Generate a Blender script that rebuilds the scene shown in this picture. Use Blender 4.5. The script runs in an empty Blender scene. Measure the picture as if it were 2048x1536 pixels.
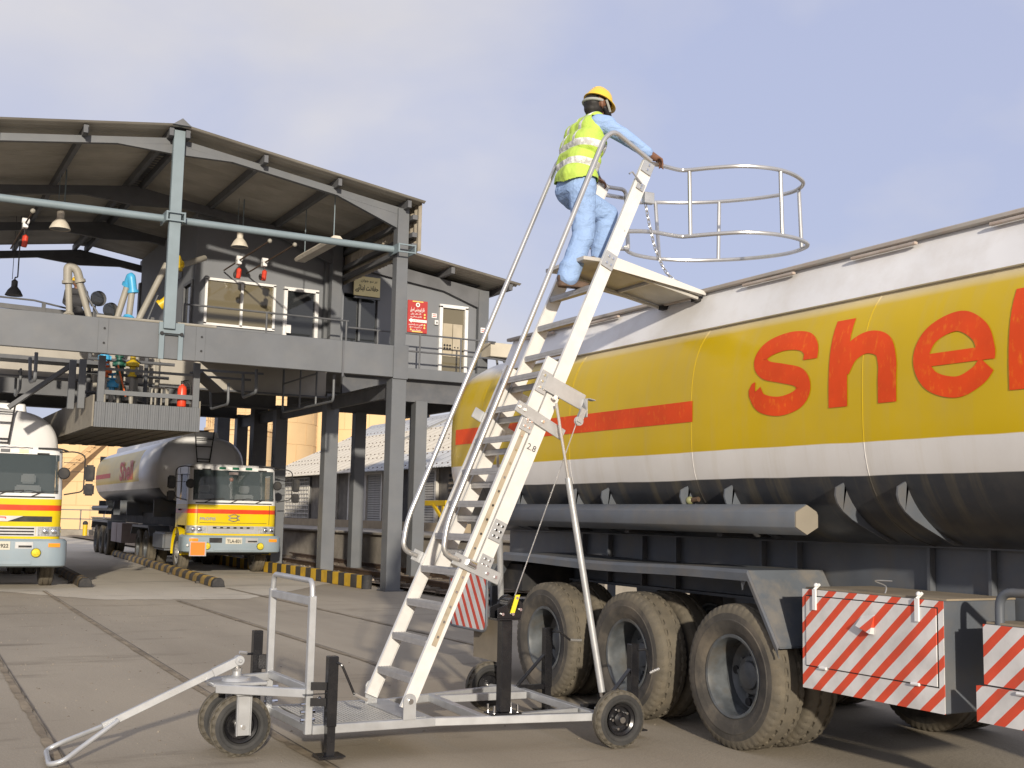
import bpy, bmesh, math, random
from mathutils import Vector as V, Matrix, noise
R_=math.radians; pi=math.pi; sin=math.sin; cos=math.cos
random.seed(7)
S=bpy.context.scene; COL=S.collection
# ------------------------------------------------------------ camera, sky, sun
cam=bpy.data.objects.new('camera',bpy.data.cameras.new('camera')); COL.objects.link(cam)
CR=[[0.8752187, 0.0722959, 0.4782944], [-0.4832901, 0.0886541, 0.8709599], [0.0205641, -0.9934353, 0.1125316]]
cam.matrix_world=Matrix([[CR[i][0],-CR[i][1],-CR[i][2],0] for i in range(3)]+[[0,0,0,1]])
cam.location=(0,0,1.6)
cam.data.sensor_width=36; cam.data.lens=2350/2048*36; cam.data.clip_end=4000
S.camera=cam
SUN=V((-1.36,-4.0,1)).normalized()
w=bpy.data.worlds.new('World'); S.world=w; w.use_nodes=True
n=w.node_tree.nodes; l=w.node_tree.links; n.clear()
def wn(t,**k):
    a=n.new(t)
    for kk,vv in k.items(): setattr(a,kk,vv)
    return a
sky=wn('ShaderNodeTexSky',sky_type='NISHITA',sun_disc=False,sun_elevation=math.asin(SUN.z),
       sun_rotation=math.atan2(SUN.x,SUN.y),altitude=0,air_density=1.0,dust_density=2.2,ozone_density=1.6)
tc=wn('ShaderNodeTexCoord'); mp=wn('ShaderNodeMapping'); mp.inputs['Scale'].default_value=(1,1,1.9); mp.inputs['Location'].default_value=(0,.12,.06)
l.new(tc.outputs['Generated'],mp.inputs['Vector'])
nz=wn('ShaderNodeTexNoise'); nz.inputs['Scale'].default_value=2.1; nz.inputs['Detail'].default_value=6; nz.inputs['Roughness'].default_value=.48; nz.inputs['Distortion'].default_value=.35
l.new(mp.outputs[0],nz.inputs['Vector'])
cr=wn('ShaderNodeValToRGB'); cr.color_ramp.elements[0].position=.38; cr.color_ramp.elements[1].position=.66
cr.color_ramp.elements[0].color=(0,0,0,1); cr.color_ramp.elements[1].color=(1,1,1,1)
l.new(nz.outputs[0],cr.inputs[0])
nz2=wn('ShaderNodeTexNoise'); nz2.inputs['Scale'].default_value=3.3; nz2.inputs['Detail'].default_value=5
l.new(mp.outputs[0],nz2.inputs['Vector'])
cc=wn('ShaderNodeMix',data_type='RGBA'); cc.inputs[6].default_value=(5.3,5.25,5.7,1); cc.inputs[7].default_value=(7.4,7.2,7.25,1)
l.new(nz2.outputs[0],cc.inputs[0])
base=wn('ShaderNodeMix',data_type='RGBA'); base.inputs[0].default_value=.78; base.inputs[7].default_value=(4.85,5.2,7.2,1)   # high thin haze veil
l.new(sky.outputs[0],base.inputs[6])
mx=wn('ShaderNodeMix',data_type='RGBA'); l.new(cr.outputs[0],mx.inputs[0]); l.new(base.outputs[2],mx.inputs[6]); l.new(cc.outputs[2],mx.inputs[7])
bg=wn('ShaderNodeBackground'); bg.inputs[1].default_value=.10; out=wn('ShaderNodeOutputWorld')
l.new(mx.outputs[2],bg.inputs[0]); l.new(bg.outputs[0],out.inputs[0])
sl=bpy.data.lights.new('sun','SUN'); sl.energy=4.1; sl.angle=R_(1.2); sl.color=(1,.90,.755)
so=bpy.data.objects.new('sun',sl); COL.objects.link(so); so.rotation_euler=SUN.to_track_quat('Z','Y').to_euler(); so.location=(-20,-40,40)
S.view_settings.view_transform='Standard'; S.view_settings.look='None'; S.view_settings.gamma=1
S.view_settings.use_curve_mapping=False; S.view_settings.exposure=0.2
S.cycles.max_bounces=6; S.cycles.caustics_reflective=False; S.cycles.caustics_refractive=False; S.cycles.transparent_max_bounces=8
try: S.cycles.use_denoising=True
except Exception: pass

# ------------------------------------------------------------ helpers
ORG={}
class MB:
    def __init__(s): s.v=[];s.f=[];s.m=[];s.mi=0
    def add(s,vs,fs):
        o=len(s.v); s.v+=[V(p) for p in vs]; s.f+=[tuple(i+o for i in f) for f in fs]; s.m+=[s.mi]*len(fs); return s
    def obb(s,c,ax,ay,az):
        c,ax,ay,az=V(c),V(ax),V(ay),V(az)
        return s.add([c+i*ax+j*ay+k*az for k in(-1,1) for j in(-1,1) for i in(-1,1)],
          [(0,2,3,1),(4,5,7,6),(0,1,5,4),(2,6,7,3),(0,4,6,2),(1,3,7,5)])
    def box(s,x0,x1,y0,y1,z0,z1):
        return s.obb(((x0+x1)/2,(y0+y1)/2,(z0+z1)/2),((x1-x0)/2,0,0),(0,(y1-y0)/2,0),(0,0,(z1-z0)/2))
    def bar(s,p,q,w,h,up=(0,0,1)):
        p,q=V(p),V(q); d=q-p; L=d.length; d=d/L; up=V(up)
        sx=d.cross(up)
        if sx.length<1e-4: sx=d.cross(V((1,0,0)))
        sx.normalize(); u=sx.cross(d)
        return s.obb((p+q)/2,d*L/2,sx*w/2,u*h/2)
    def tube(s,pts,r,n=10,closed=False,cap=True):
        P=[V(p) for p in pts]; N=len(P)
        rr=r if isinstance(r,(list,tuple)) else [r]*N
        T=[]
        for i in range(N):
            if closed: t=P[(i+1)%N]-P[i-1]
            else: t=P[min(i+1,N-1)]-P[max(i-1,0)]
            T.append(t.normalized() if t.length>1e-9 else V((0,0,1)))
        a=V((0,0,1)) if abs(T[0].z)<.9 else V((1,0,0))
        u=(a-T[0]*a.dot(T[0])).normalized(); vs=[]
        for i in range(N):
            u=(u-T[i]*u.dot(T[i])).normalized(); v=T[i].cross(u)
            vs+=[P[i]+(u*cos(2*pi*k/n)+v*sin(2*pi*k/n))*rr[i] for k in range(n)]
        fs=[]
        for i in range(N if closed else N-1):
            j=(i+1)%N
            fs+=[(i*n+k,i*n+(k+1)%n,j*n+(k+1)%n,j*n+k) for k in range(n)]
        if cap and not closed: fs+=[tuple(range(n))[::-1],tuple((N-1)*n+k for k in range(n))]
        return s.add(vs,fs)
    def cyl(s,p,q,r,r2=None,n=16): return s.tube([p,q],[r,r if r2 is None else r2],n)
    def lathe(s,c,ax,prof,n=24,cap=False):
        c,ax=V(c),V(ax).normalized(); a=V((0,0,1)) if abs(ax.z)<.9 else V((1,0,0))
        u=(a-ax*a.dot(ax)).normalized(); v=ax.cross(u); vs=[]
        for r,t in prof: vs+=[c+ax*t+(u*cos(2*pi*k/n)+v*sin(2*pi*k/n))*r for k in range(n)]
        fs=[]
        for i in range(len(prof)-1): fs+=[(i*n+k,i*n+(k+1)%n,(i+1)*n+(k+1)%n,(i+1)*n+k) for k in range(n)]
        if cap: fs+=[tuple(range(n))[::-1],tuple((len(prof)-1)*n+k for k in range(n))]
        return s.add(vs,fs)
    def prism(s,poly,ext):
        ext=V(ext); N=len(poly); a=[V(p) for p in poly]
        return s.add(a+[p+ext for p in a],[tuple(range(N))[::-1],tuple(range(N,2*N))]+[(i,(i+1)%N,N+(i+1)%N,N+i) for i in range(N)])
    def sph(s,c,r,n=14,m=8,sc=(1,1,1)):
        c=V(c); vs=[];fs=[]
        for j in range(m+1):
            t=pi*j/m; vs+=[c+V((sin(t)*cos(2*pi*k/n)*sc[0],sin(t)*sin(2*pi*k/n)*sc[1],cos(t)*sc[2]))*r for k in range(n)]
        for j in range(m): fs+=[(j*n+k,(j+1)*n+k,(j+1)*n+(k+1)%n,j*n+(k+1)%n) for k in range(n)]
        return s.add(vs,fs)
    def grid(s,fn,us,vs_,skip=None,closed=False):
        nu,nv=len(us),len(vs_); fs=[]
        for i in range(nu-1):
            for j in range(nv-1):
                if skip and skip((us[i]+us[i+1])/2,(vs_[j]+vs_[j+1])/2): continue
                fs.append((i*nv+j,(i+1)*nv+j,(i+1)*nv+j+1,i*nv+j+1))
        return s.add([fn(u,v) for u in us for v in vs_],fs)
    def mesh(s,name,mats,bev=0,sharp=35,org=V((0,0,0)),seg=1,merge=False):
        me=bpy.data.meshes.new(name); me.from_pydata([p-org for p in s.v],[],s.f)
        for m in (mats if isinstance(mats,(list,tuple)) else [mats]): me.materials.append(m)
        me.polygons.foreach_set('material_index',s.m)
        bm=bmesh.new(); bm.from_mesh(me)
        if merge: bmesh.ops.remove_doubles(bm,verts=bm.verts,dist=1e-5)
        bmesh.ops.recalc_face_normals(bm,faces=bm.faces)
        if bev:
            ed=[e for e in bm.edges if len(e.link_faces)==2 and e.calc_face_angle(0)>.6]
            bmesh.ops.bevel(bm,geom=ed,offset=bev,segments=seg,affect='EDGES',clamp_overlap=True)
        bm.to_mesh(me); bm.free()
        me.polygons.foreach_set('use_smooth',[True]*len(me.polygons))
        me.set_sharp_from_angle(angle=R_(sharp)); me.update()
        return me
    def build(s,name,mats,parent=None,**k):
        org=ORG.get(parent,V((0,0,0))) if parent else V((0,0,0))
        return link(name,s.mesh(name,mats,org=org,**k),parent)
def link(name,me,parent=None,loc=(0,0,0),rot=(0,0,0),kind=None):
    o=bpy.data.objects.new(name,me); COL.objects.link(o); o.location=loc; o.rotation_euler=rot
    if parent:
        o.parent=parent; ORG[o]=ORG.get(parent,V((0,0,0)))
    if kind: o['kind']=kind
    return o
def tag(o,label,cat,group=None):
    o['label']=label; o['category']=cat
    if group: o['group']=group
    return o
def thing(name,label,cat,loc=(0,0,0),rz=0,group=None,world=True):
    o=bpy.data.objects.new(name,None); COL.objects.link(o); o.location=loc; o.rotation_euler=(0,0,rz)
    o.empty_display_size=.2
    ORG[o]=V(loc) if world else V((0,0,0))
    return tag(o,label,cat,group)
def struct(o): o['kind']='structure'; return o
def piece(name,me,parent,loc,rot=(0,0,0)):      # a repeated part sharing its mesh
    return link(name,me,parent,V(loc)-ORG.get(parent,V((0,0,0))),rot)
def dup(o,parent=None):
    c=o.copy(); COL.objects.link(c); c.parent=parent; ORG[c]=ORG.get(o,V((0,0,0)))
    for ch in list(o.children): dup(ch,c)
    return c
def studs(name,lst,m,parent,n=8):                # bolts, each an object of its own
    cache={}
    for p,q,r in lst:
        p,q=V(p),V(q); L=(q-p).length; key=(round(L,4),r)
        if key not in cache: cache[key]=MB().cyl((0,0,0),(0,0,L),r,n=n).mesh(name,m)
        o=piece(name,cache[key],parent,p); o.rotation_euler=(q-p).to_track_quat('Z','Y').to_euler()
def fillet(pts,r,n=6,closed=False):
    P=[V(p) for p in pts]; out=[]; N=len(P)
    for i in range(N):
        if not closed and i in(0,N-1): out.append(P[i]); continue
        a,b,c=P[i-1],P[i],P[(i+1)%N]
        d1,d2=(a-b),(c-b); rr=min(r,d1.length*.49,d2.length*.49)
        p0=b+d1.normalized()*rr; p2=b+d2.normalized()*rr
        for k in range(n+1):
            t=k/n; out.append(p0*(1-t)**2+b*2*t*(1-t)+p2*t*t)
    return out
def crom(P,n=8,closed=False):
    P=[V(p) for p in P]; N=len(P); out=[]
    for i in range(N if closed else N-1):
        g=(lambda k:P[k%N]) if closed else (lambda k:P[max(0,min(N-1,k))])
        a,b,c,d=g(i-1),g(i),g(i+1),g(i+2)
        for k in range(n):
            t=k/n; out.append(.5*((2*b)+(c-a)*t+(2*a-5*b+4*c-d)*t*t+(3*b-a-3*c+d)*t**3))
    if not closed: out.append(P[-1])
    return out
def lin(a,b,n): return [a+(b-a)*i/(n-1) for i in range(n)]
# ------------------------------------------------------------ materials
def nd(nt,t,**k):
    a=nt.nodes.new(t)
    for kk,vv in k.items(): setattr(a,kk,vv)
    return a
def mixc(nt,fac,a,b,blend='MIX'):
    m=nd(nt,'ShaderNodeMix',data_type='RGBA',blend_type=blend)
    for s,x in ((m.inputs[0],fac),(m.inputs[6],a),(m.inputs[7],b)):
        if isinstance(x,(int,float)): s.default_value=x
        elif isinstance(x,tuple): s.default_value=x if len(x)==4 else x+(1,)
        else: nt.links.new(x,s)
    return m.outputs[2]
def nse(nt,vec,scale,detail=4,rough=.55,lo=.35,hi=.65):
    t=nd(nt,'ShaderNodeTexNoise'); t.inputs['Scale'].default_value=scale; t.inputs['Detail'].default_value=detail; t.inputs['Roughness'].default_value=rough
    nt.links.new(vec,t.inputs['Vector'])
    r=nd(nt,'ShaderNodeMapRange'); r.inputs[1].default_value=lo; r.inputs[2].default_value=hi
    nt.links.new(t.outputs[0],r.inputs[0]); return r.outputs[0]
def mapp(nt,vec,scale,rot=(0,0,0),loc=(0,0,0)):
    m=nd(nt,'ShaderNodeMapping'); m.inputs['Scale'].default_value=scale; m.inputs['Rotation'].default_value=rot; m.inputs['Location'].default_value=loc
    nt.links.new(vec,m.inputs['Vector']); return m.outputs[0]
def mth(nt,op,a,b=None,clamp=False):
    m=nd(nt,'ShaderNodeMath',operation=op,use_clamp=clamp)
    for s,x in zip(m.inputs,(a,b)):
        if x is None: continue
        if isinstance(x,(int,float)): s.default_value=x
        else: nt.links.new(x,s)
    return m.outputs[0]
class Mat:
    """principled material with colour variation, dirt and bump"""
    def __init__(s,name,col,rough=.6,metal=0,var=.12,vs=2.5,dirt=None,da=.35,ds=5,bump=0,bs=60,spec=.5,coat=0):
        s.m=bpy.data.materials.new(name); s.m.use_nodes=True; nt=s.nt=s.m.node_tree
        s.b=nt.nodes['Principled BSDF']; s.vec=nd(nt,'ShaderNodeTexCoord').outputs['Object']
        s.b.inputs['Roughness'].default_value=rough; s.b.inputs['Metallic'].default_value=metal
        s.b.inputs['Specular IOR Level'].default_value=spec
        if coat: s.b.inputs['Coat Weight'].default_value=coat; s.b.inputs['Coat Roughness'].default_value=.15
        c=col if not isinstance(col,tuple) else None
        s.base=col; s.var,s.vs,s.dirt,s.da,s.ds,s.bump,s.bs=var,vs,dirt,da,ds,bump,bs
    def done(s,c=None):
        nt=s.nt; c=s.base if c is None else c
        if s.var:
            f=nse(nt,s.vec,s.vs); v=mixc(nt,f,(1-s.var,)*3,(1+s.var*.6,)*3)
            c=mixc(nt,1.0,c,v,'MULTIPLY')
        if s.dirt:
            f=mth(nt,'MULTIPLY',nse(nt,s.vec,s.ds,6,.65,.45,.8),s.da); c=mixc(nt,f,c,s.dirt)
        if isinstance(c,tuple): s.b.inputs['Base Color'].default_value=c+(1,)
        else: nt.links.new(c,s.b.inputs['Base Color'])
        if s.bump:
            t=nd(nt,'ShaderNodeTexNoise'); t.inputs['Scale'].default_value=s.bs; t.inputs['Detail'].default_value=4; nt.links.new(s.vec,t.inputs['Vector'])
            s.bmp(t.outputs[0],s.bump)
        return s.m
    def bmp(s,h,strength,dist=.01):
        b=nd(s.nt,'ShaderNodeBump'); b.inputs['Strength'].default_value=strength; b.inputs['Distance'].default_value=dist
        s.nt.links.new(h,b.inputs['Height'])
        if s.b.inputs['Normal'].links: s.nt.links.new(s.b.inputs['Normal'].links[0].from_socket,b.inputs['Normal'])
        s.nt.links.new(b.outputs[0],s.b.inputs['Normal'])
def mat(name,col,rough=.6,metal=0,**k): return Mat(name,col,rough,metal,**k).done()
DIRT=(.16,.13,.09)
m_steel=mat('gantry grey paint',(.125,.133,.143),.55,var=.1,vs=1.3,dirt=(.2,.19,.17),da=.25,ds=2.5)
m_steel2=mat('darker gantry steel',(.10,.105,.115),.6,var=.15,dirt=DIRT,da=.2)
m_pale=mat('pale blue grey paint',(.19,.24,.265),.5,var=.08)
m_alu=mat('mill aluminium',(.71,.70,.675),.40,.15,var=.06,vs=6,dirt=(.50,.48,.45),da=.25,ds=14,bump=.02,bs=90)
m_alud=mat('extruded tread aluminium',(.42,.41,.40),.45,.4,var=.12,vs=9)
m_silver=mat('silver painted steel',(.47,.48,.49),.38,.45,var=.10,vs=7,dirt=(.3,.28,.25),da=.25,ds=11)
m_galv=mat('bright steel tube',(.58,.57,.55),.28,.75,var=.08,vs=8)
m_black=mat('black gloss paint',(.012,.012,.014),.25,0,var=.2,vs=5,dirt=(.06,.055,.05),da=.25,ds=9)
m_rub=mat('dusty rubber',(.062,.056,.048),.85,var=.25,vs=6,dirt=(.19,.155,.11),da=.7,ds=3.0,bump=.15,bs=70)
m_rubt=mat('dusty worn tread rubber',(.115,.10,.075),.9,var=.2,vs=8,dirt=(.17,.14,.095),da=.8,ds=5,bump=.2,bs=60)
m_rubc=mat('small trolley tyre rubber',(.032,.032,.032),.75,var=.2,vs=9,dirt=(.10,.088,.07),da=.18,ds=12)
m_rubd=mat('dusty trolley tread',(.11,.097,.075),.9,var=.25,vs=12,dirt=(.05,.05,.05),da=.5,ds=16)
m_chas=mat('trailer chassis grey',(.10,.112,.13),.5,var=.12,vs=3,dirt=(.17,.14,.10),da=.55,ds=3.5)
m_rim=mat('grey wheel rim',(.10,.11,.118),.45,.1,var=.3,vs=8,dirt=(.085,.068,.045),da=.95,ds=5)
m_dark=mat('dark underside',(.022,.022,.024),.75,var=.3,dirt=(.10,.085,.06),da=.5,ds=5)
m_white=mat('white paint',(.75,.75,.74),.5,var=.07,dirt=(.4,.36,.3),da=.25,ds=4)
m_red=mat('signal red paint',(.62,.045,.015),.45,var=.2,vs=9)
m_orange=mat('orange panel',(.85,.20,.01),.5,var=.05)
m_yel=mat('yellow paint',(.66,.45,.01),.45,var=.12,dirt=DIRT,da=.3)
m_blue=mat('sky blue valve paint',(.06,.36,.62),.4,var=.1)
m_pipe=mat('greige pipe paint',(.30,.28,.235),.55,var=.1)
m_conc=mat('weathered concrete',(.30,.27,.225),.9,var=.25,vs=1.2,dirt=(.12,.10,.08),da=.5,ds=2.2,bump=.3,bs=25)
m_chrome=mat('chrome',(.75,.75,.76),.12,1,var=0)
m_amber=mat('amber lens',(.75,.27,.02),.2,var=0)
m_lens=mat('clear lamp lens',(.62,.63,.62),.08,.6,var=.35,vs=22)
m_green=mat('green lens',(.01,.12,.06),.2,var=0)
m_yglass=mat('yellow fog lamp',(.75,.62,.05),.1,.2,var=.3,vs=30)
m_int=mat('cab interior',(.05,.055,.06),.7,var=.1)
m_seat=mat('seat cover',(.33,.34,.35),.8,var=.1)
def glassm(name,col,alpha):
    m=bpy.data.materials.new(name); m.use_nodes=True; b=m.node_tree.nodes['Principled BSDF']
    b.inputs['Base Color'].default_value=col+(1,); b.inputs['Roughness'].default_value=.04; b.inputs['Alpha'].default_value=alpha
    b.inputs['Specular IOR Level'].default_value=.8
    return m
m_wsc=glassm('windscreen glass',(.085,.11,.115),.5)
m_win=glassm('tan tinted window glass',(.18,.155,.10),.8)
m_gdark=glassm('dark glass',(.03,.033,.036),.85)
# ------------------------------------------------------------ ground, track, dock
def ground_mat(name,c1,c2,c3,fine=1.0):
    M=Mat(name,c1,.92,var=0,spec=.25); nt=M.nt
    big=nse(nt,M.vec,.09,5,.6,.38,.62); mid=nse(nt,mapp(nt,M.vec,(1.0,.22,1)),.55,6,.62,.40,.66)
    st=nse(nt,mapp(nt,M.vec,(.35,1.3,1)),.8,6,.7,.56,.70); sp=nse(nt,M.vec,38,3,.7,.62,.72); sp2=nse(nt,M.vec,90,2,.6,.3,.7)
    c=mixc(nt,big,c1,c2); c=mixc(nt,mth(nt,'MULTIPLY',mid,.75),c,c3); c=mixc(nt,mth(nt,'MULTIPLY',st,.55),c,(.085,.068,.048))
    c=mixc(nt,mth(nt,'MULTIPLY',sp,.35*fine),c,(.36,.32,.26)); c=mixc(nt,.35*fine,c,mixc(nt,sp2,(.6,.6,.6),(1.25,1.25,1.25)),'MULTIPLY')
    t=nd(nt,'ShaderNodeTexNoise'); t.inputs['Scale'].default_value=30; t.inputs['Detail'].default_value=6; nt.links.new(M.vec,t.inputs['Vector'])
    M.bmp(t.outputs[0],.35,.012); M.var=0
    return M.done(c)
m_ground=ground_mat('oil stained yard paving',(.40,.345,.262),(.335,.29,.225),(.27,.232,.178))
m_apron=ground_mat('pale concrete apron paving',(.60,.545,.445),(.54,.49,.40),(.47,.42,.34),.7)
b=MB(); b.add([(-500,-60,0),(900,-60,0),(900,2500,0),(-500,2500,0)],[(0,1,2,3)]); struct(b.build('ground',m_ground))
# pale concrete apron under the canopy, ragged front edge
rnd=random.Random(3); b=MB(); xs=lin(2.2,10.0,60); ft=[]
for x in xs:
    yb=24.9-(x-2.2)*1.85 if x<3.85 else (21.9-.17*(x-3.85) if x<6.3 else 21.45+(x-6.3)*1.35)
    ft.append((x,yb+rnd.uniform(-.09,.09),.004))
b.add(ft+[(x,70,.004) for x in xs],[(i,i+1,60+i+1,60+i) for i in range(59)]); struct(b.build('concrete_apron',m_apron))
m_joint=mat('dusty joint filler',(.27,.215,.145),.95,var=.35,vs=3,dirt=(.07,.055,.04),da=.8,ds=5)
m_groove=mat('dark joint groove',(.12,.10,.078),.95,var=.3,vs=4)
def joint(pts,w,z,m,name):
    b=MB(); rn=random.Random(len(pts)); P=[]
    for (x0,y0),(x1,y1) in zip(pts,pts[1:]):
        for k in range(24): P.append((x0+(x1-x0)*k/24,y0+(y1-y0)*k/24))
    P.append(pts[-1]); vs=[]
    for x,y in P: ww=w*rn.uniform(.6,1.3)/2; vs+=[(x-ww,y,z),(x+ww,y,z)]
    b.add(vs,[(2*i,2*i+1,2*i+3,2*i+2) for i in range(len(P)-1)]); return struct(b.build(name,m))
for pts in ([(2.69,4.5),(2.72,8),(2.77,10.5),(3.2,24.4)],[(1.12,4.5),(1.24,8.8),(1.36,13),(1.65,23)],[(6.84,13),(6.86,17.7),(6.82,24.6)],[(4.95,11.5),(5.05,21.4)]):
    joint(pts,.06,.008,m_joint,'paving_joint'); joint([(x+.045,y) for x,y in pts],.013,.012,m_groove,'paving_groove')
b=MB(); rn=random.Random(21)
for k in range(900):
    y=rn.uniform(7,24); x=rn.gauss(1.6+.04*y,1.6); r=rn.uniform(.004,.016)
    b.add([V((x+r*rn.uniform(.6,1.2)*cos(a),y+r*rn.uniform(.6,1.2)*sin(a),0)) for a in lin(0,2*pi*4/5,5)]+[V((x,y,r*.7))],[(i,(i+1)%5,5) for i in range(5)])
g=b.build('loose_grit',mat('loose grit',(.22,.19,.145),.9,var=.6,vs=2),sharp=20); g['kind']='stuff'
# striped kerb rails in the lanes
def stripemat(name,period,ca,cb,axis=1,dirt=.5,rough=.7,duty=.5,dv=(1,0,0),off=0):
    M=Mat(name,ca,rough,var=.15,vs=4,dirt=(.15,.12,.085),da=dirt,ds=5); nt=M.nt
    d=nd(nt,'ShaderNodeVectorMath',operation='DOT_PRODUCT'); nt.links.new(M.vec,d.inputs[0]); d.inputs[1].default_value=dv
    wob=mth(nt,'MULTIPLY',nse(nt,M.vec,3,3,.6,.2,.8),.02*period*2)
    x=mth(nt,'ADD',mth(nt,'MULTIPLY',mth(nt,'ADD',d.outputs['Value'],wob),1/period),off+100)
    fr=mth(nt,'FRACT',x); f=mth(nt,'LESS_THAN',fr,duty)
    return M.done(mixc(nt,f,ca,cb))
YEL=(.33,.215,.05); BLK=(.045,.042,.04)
m_kerb=stripemat('worn black and yellow kerb paint',.92,BLK,YEL,dirt=.75,dv=(0,1,0))
m_kerb2=stripemat('dusty black kerb paint',.9,(.05,.045,.04),(.12,.085,.04),dirt=.8,dv=(0,1,0))
def kerb(p,q,m,label):
    t=math.atan2(q[0]-p[0],q[1]-p[1]); L=math.hypot(q[0]-p[0],q[1]-p[1])
    o=thing('kerb_rail',label,'kerb',(p[0],p[1],0),-t,'low kerb rails along the truck lanes',world=False)
    prof=[(-.13,.01),(-.115,.13),(-.06,.19),(.06,.19),(.115,.13),(.13,.01)]
    b=MB(); b.prism([(x,0,z) for x,z in prof],(0,L,0)); b.build('rail_body',m,o,bev=.01)
    b=MB(); b.prism([(x*1.04,-.02,z*1.03) for x,z in prof],(0,.16,0)); b.build('end_cap',m_black if 0 else m_dark,o,bev=.01)
    for y in lin(1.5,L-1.5,6):
        b=MB(); b.box(-.2,.2,y-.06,y+.06,.006,.05); b.build('anchor_foot',m,o)
kerb((6.72,24.9),(8.1,46.4),m_kerb,'black and yellow striped kerb rail beside the middle tanker lane')
kerb((4.12,25.3),(4.95,40),m_kerb2,'dusty dark kerb rail beside the leftmost tanker truck')
m_wall=stripemat('black and yellow striped wall paint',.75,BLK,(.58,.36,.02),dirt=.35,dv=(0,1,0),off=.1)
o=thing('striped_kerb_wall','low kerb wall with black and yellow stripes between gantry columns','kerb',(9.66,24,0))
b=MB(); b.box(9.58,9.735,24.0,41,0,.28); b.build('wall_body',m_wall,o,bev=.012)
b=MB(); b.cyl((9.66,23.9,0),(9.66,23.9,.29),.11,n=18); b.build('end_post',m_dark,o)
# gravel, track, dock
m_grav=ground_mat('gravel ballast',(.30,.235,.165),(.22,.17,.12),(.17,.13,.09))
b=MB(); g=[]; rn=random.Random(5)
b.grid(lambda x,y:(x,y,.02+.10*noise.noise(V((x*.9,y*.9,0)))*min(1,(x-10.17)*2,(13.2-x)*2)+.05),lin(10.18,13.19,16),lin(21,70,90)); g=b.build('ballast',m_grav); g['kind']='stuff'
b=MB()
for k in range(1500):
    y=rn.uniform(21.5,46); x=rn.uniform(10.25,13.1); r=rn.uniform(.02,.06); z=.06+.1*noise.noise(V((x*.9,y*.9,0)))
    pts=[V((x+r*rn.uniform(.6,1.1)*cos(a),y+r*rn.uniform(.6,1.1)*sin(a),z)) for a in lin(0,2*pi*5/6,6)]
    b.add(pts+[V((x,y,z+r*rn.uniform(.5,1)))],[(i,(i+1)%6,6) for i in range(6)])
g=b.build('loose_stones',mat('loose stones',(.36,.30,.225),.9,var=.4,vs=4),sharp=20); g['kind']='stuff'
o=thing('railway_track','rusty railway track on gravel behind the striped kerb wall','railway track',(11.5,24,0))
m_rust=mat('rusty rail steel',(.11,.07,.045),.7,.2,var=.3,vs=4); m_sleep=mat('old timber sleeper',(.10,.08,.06),.9,var=.3)
for x0 in (10.62,12.1):
    b=MB()
    for a,z0,z1 in ((.06,.1,.12),(.012,.12,.2),(.035,.2,.235)): b.prism([(x0-a,21,z0),(x0+a,21,z0),(x0+a+4.6*.6,67,z0),(x0-a+4.6*.6,67,z0)],(0,0,z1-z0))
    b.build('rail',m_rust,o)
sm=MB().box(-1.1,1.1,-.11,.11,0,.09).mesh('sleeper',m_sleep,bev=.01)
for k in range(36): piece('sleeper',sm,o,(11.36+.06*k*.7,21.6+k*.7,.03))
o=thing('loading_dock','raised weathered concrete dock wall behind the railway track','dock',(13.3,30,0))
b=MB(); b.box(13.2,21.8,20,80,0,1.0); b.build('dock_wall',m_conc,o)
cm=MB().box(-.1,.35,-1.49,1.49,0,.07).mesh('coping_slab',m_conc,bev=.015)
for k in range(20): piece('coping_slab',cm,o,(13.2,21.5+3*k,1.003))
b=MB(); b.box(18.9,19.7,38,66,1.003,1.32); b.build('plinth',mat('tan plinth',(.30,.24,.16),.9,var=.15),o)
o=thing('yellow_gate_frame','yellow steel gate frame standing on the dock edge behind the ladder','gate',(13.5,29,1.07))
for y in (28.15,29.75):
    b=MB(); b.bar((13.5,y,1.07),(13.5,y,1.98),.12,.12); b.build('post',m_yel,o,bev=.01)
b=MB(); b.bar((13.5,27.95,1.93),(13.5,29.95,1.93),.14,.14); b.build('top_beam',m_yel,o,bev=.01)
b=MB(); b.bar((13.45,28.2,1.55),(13.45,28.75,1.9),.06,.08); b.build('brace',m_yel,o)
# ------------------------------------------------------------ warehouse
o=thing('warehouse','long low warehouse with pale corrugated roof behind the gantry','warehouse',(20,50,0))
m_wwall=mat('dingy grey warehouse wall',(.16,.145,.125),.9,var=.25,dirt=(.06,.05,.04),da=.5,ds=1.5,bump=.2,bs=8)
m_sheet=mat('pale cement roof sheet',(.62,.575,.49),.85,var=.12,vs=.5,dirt=(.36,.33,.28),da=.5,ds=.6)
m_sheetb=mat('bluish grey roof sheet',(.44,.45,.46),.8,var=.12,vs=.6)
b=MB(); b.box(20,20.3,34,64,1.0,3.7); b.box(20.3,32,63.7,64,1.0,3.7); b.prism([(20,63.75,3.7),(32,63.75,3.7),(26,63.75,6.6)],(0,.2,0)); b.build('wall',m_wwall,o)
def roofz(x): return 3.45+(x-19.2)*(6.62-3.45)/6.8
def sheetmesh(name,m,L,n=8,wid=1.06,amp=.028):
    b=MB(); N=n*6
    b.grid(lambda u,v:(v*L,(u-.5)*wid,amp*cos(u*2*pi*n)+v*L*(6.62-3.45)/6.8),lin(0,1,N+1),[0,1]); return b.mesh(name,m,sharp=60)
s1=sheetmesh('roof_sheet',m_sheet,1.78); s1b=sheetmesh('roof_sheet',m_sheetb,1.78)
for r in range(4):
    for k in range(29):
        y=35.4+k; odd=(r==3) or (r==0 and k<14) or (r==0 and k<22 and False)
        piece('roof_sheet',s1b if odd else s1,o,(19.2+1.7*r,y,3.45+1.7*r*.4662+.02*(3-r)*0+.015*r))
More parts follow.
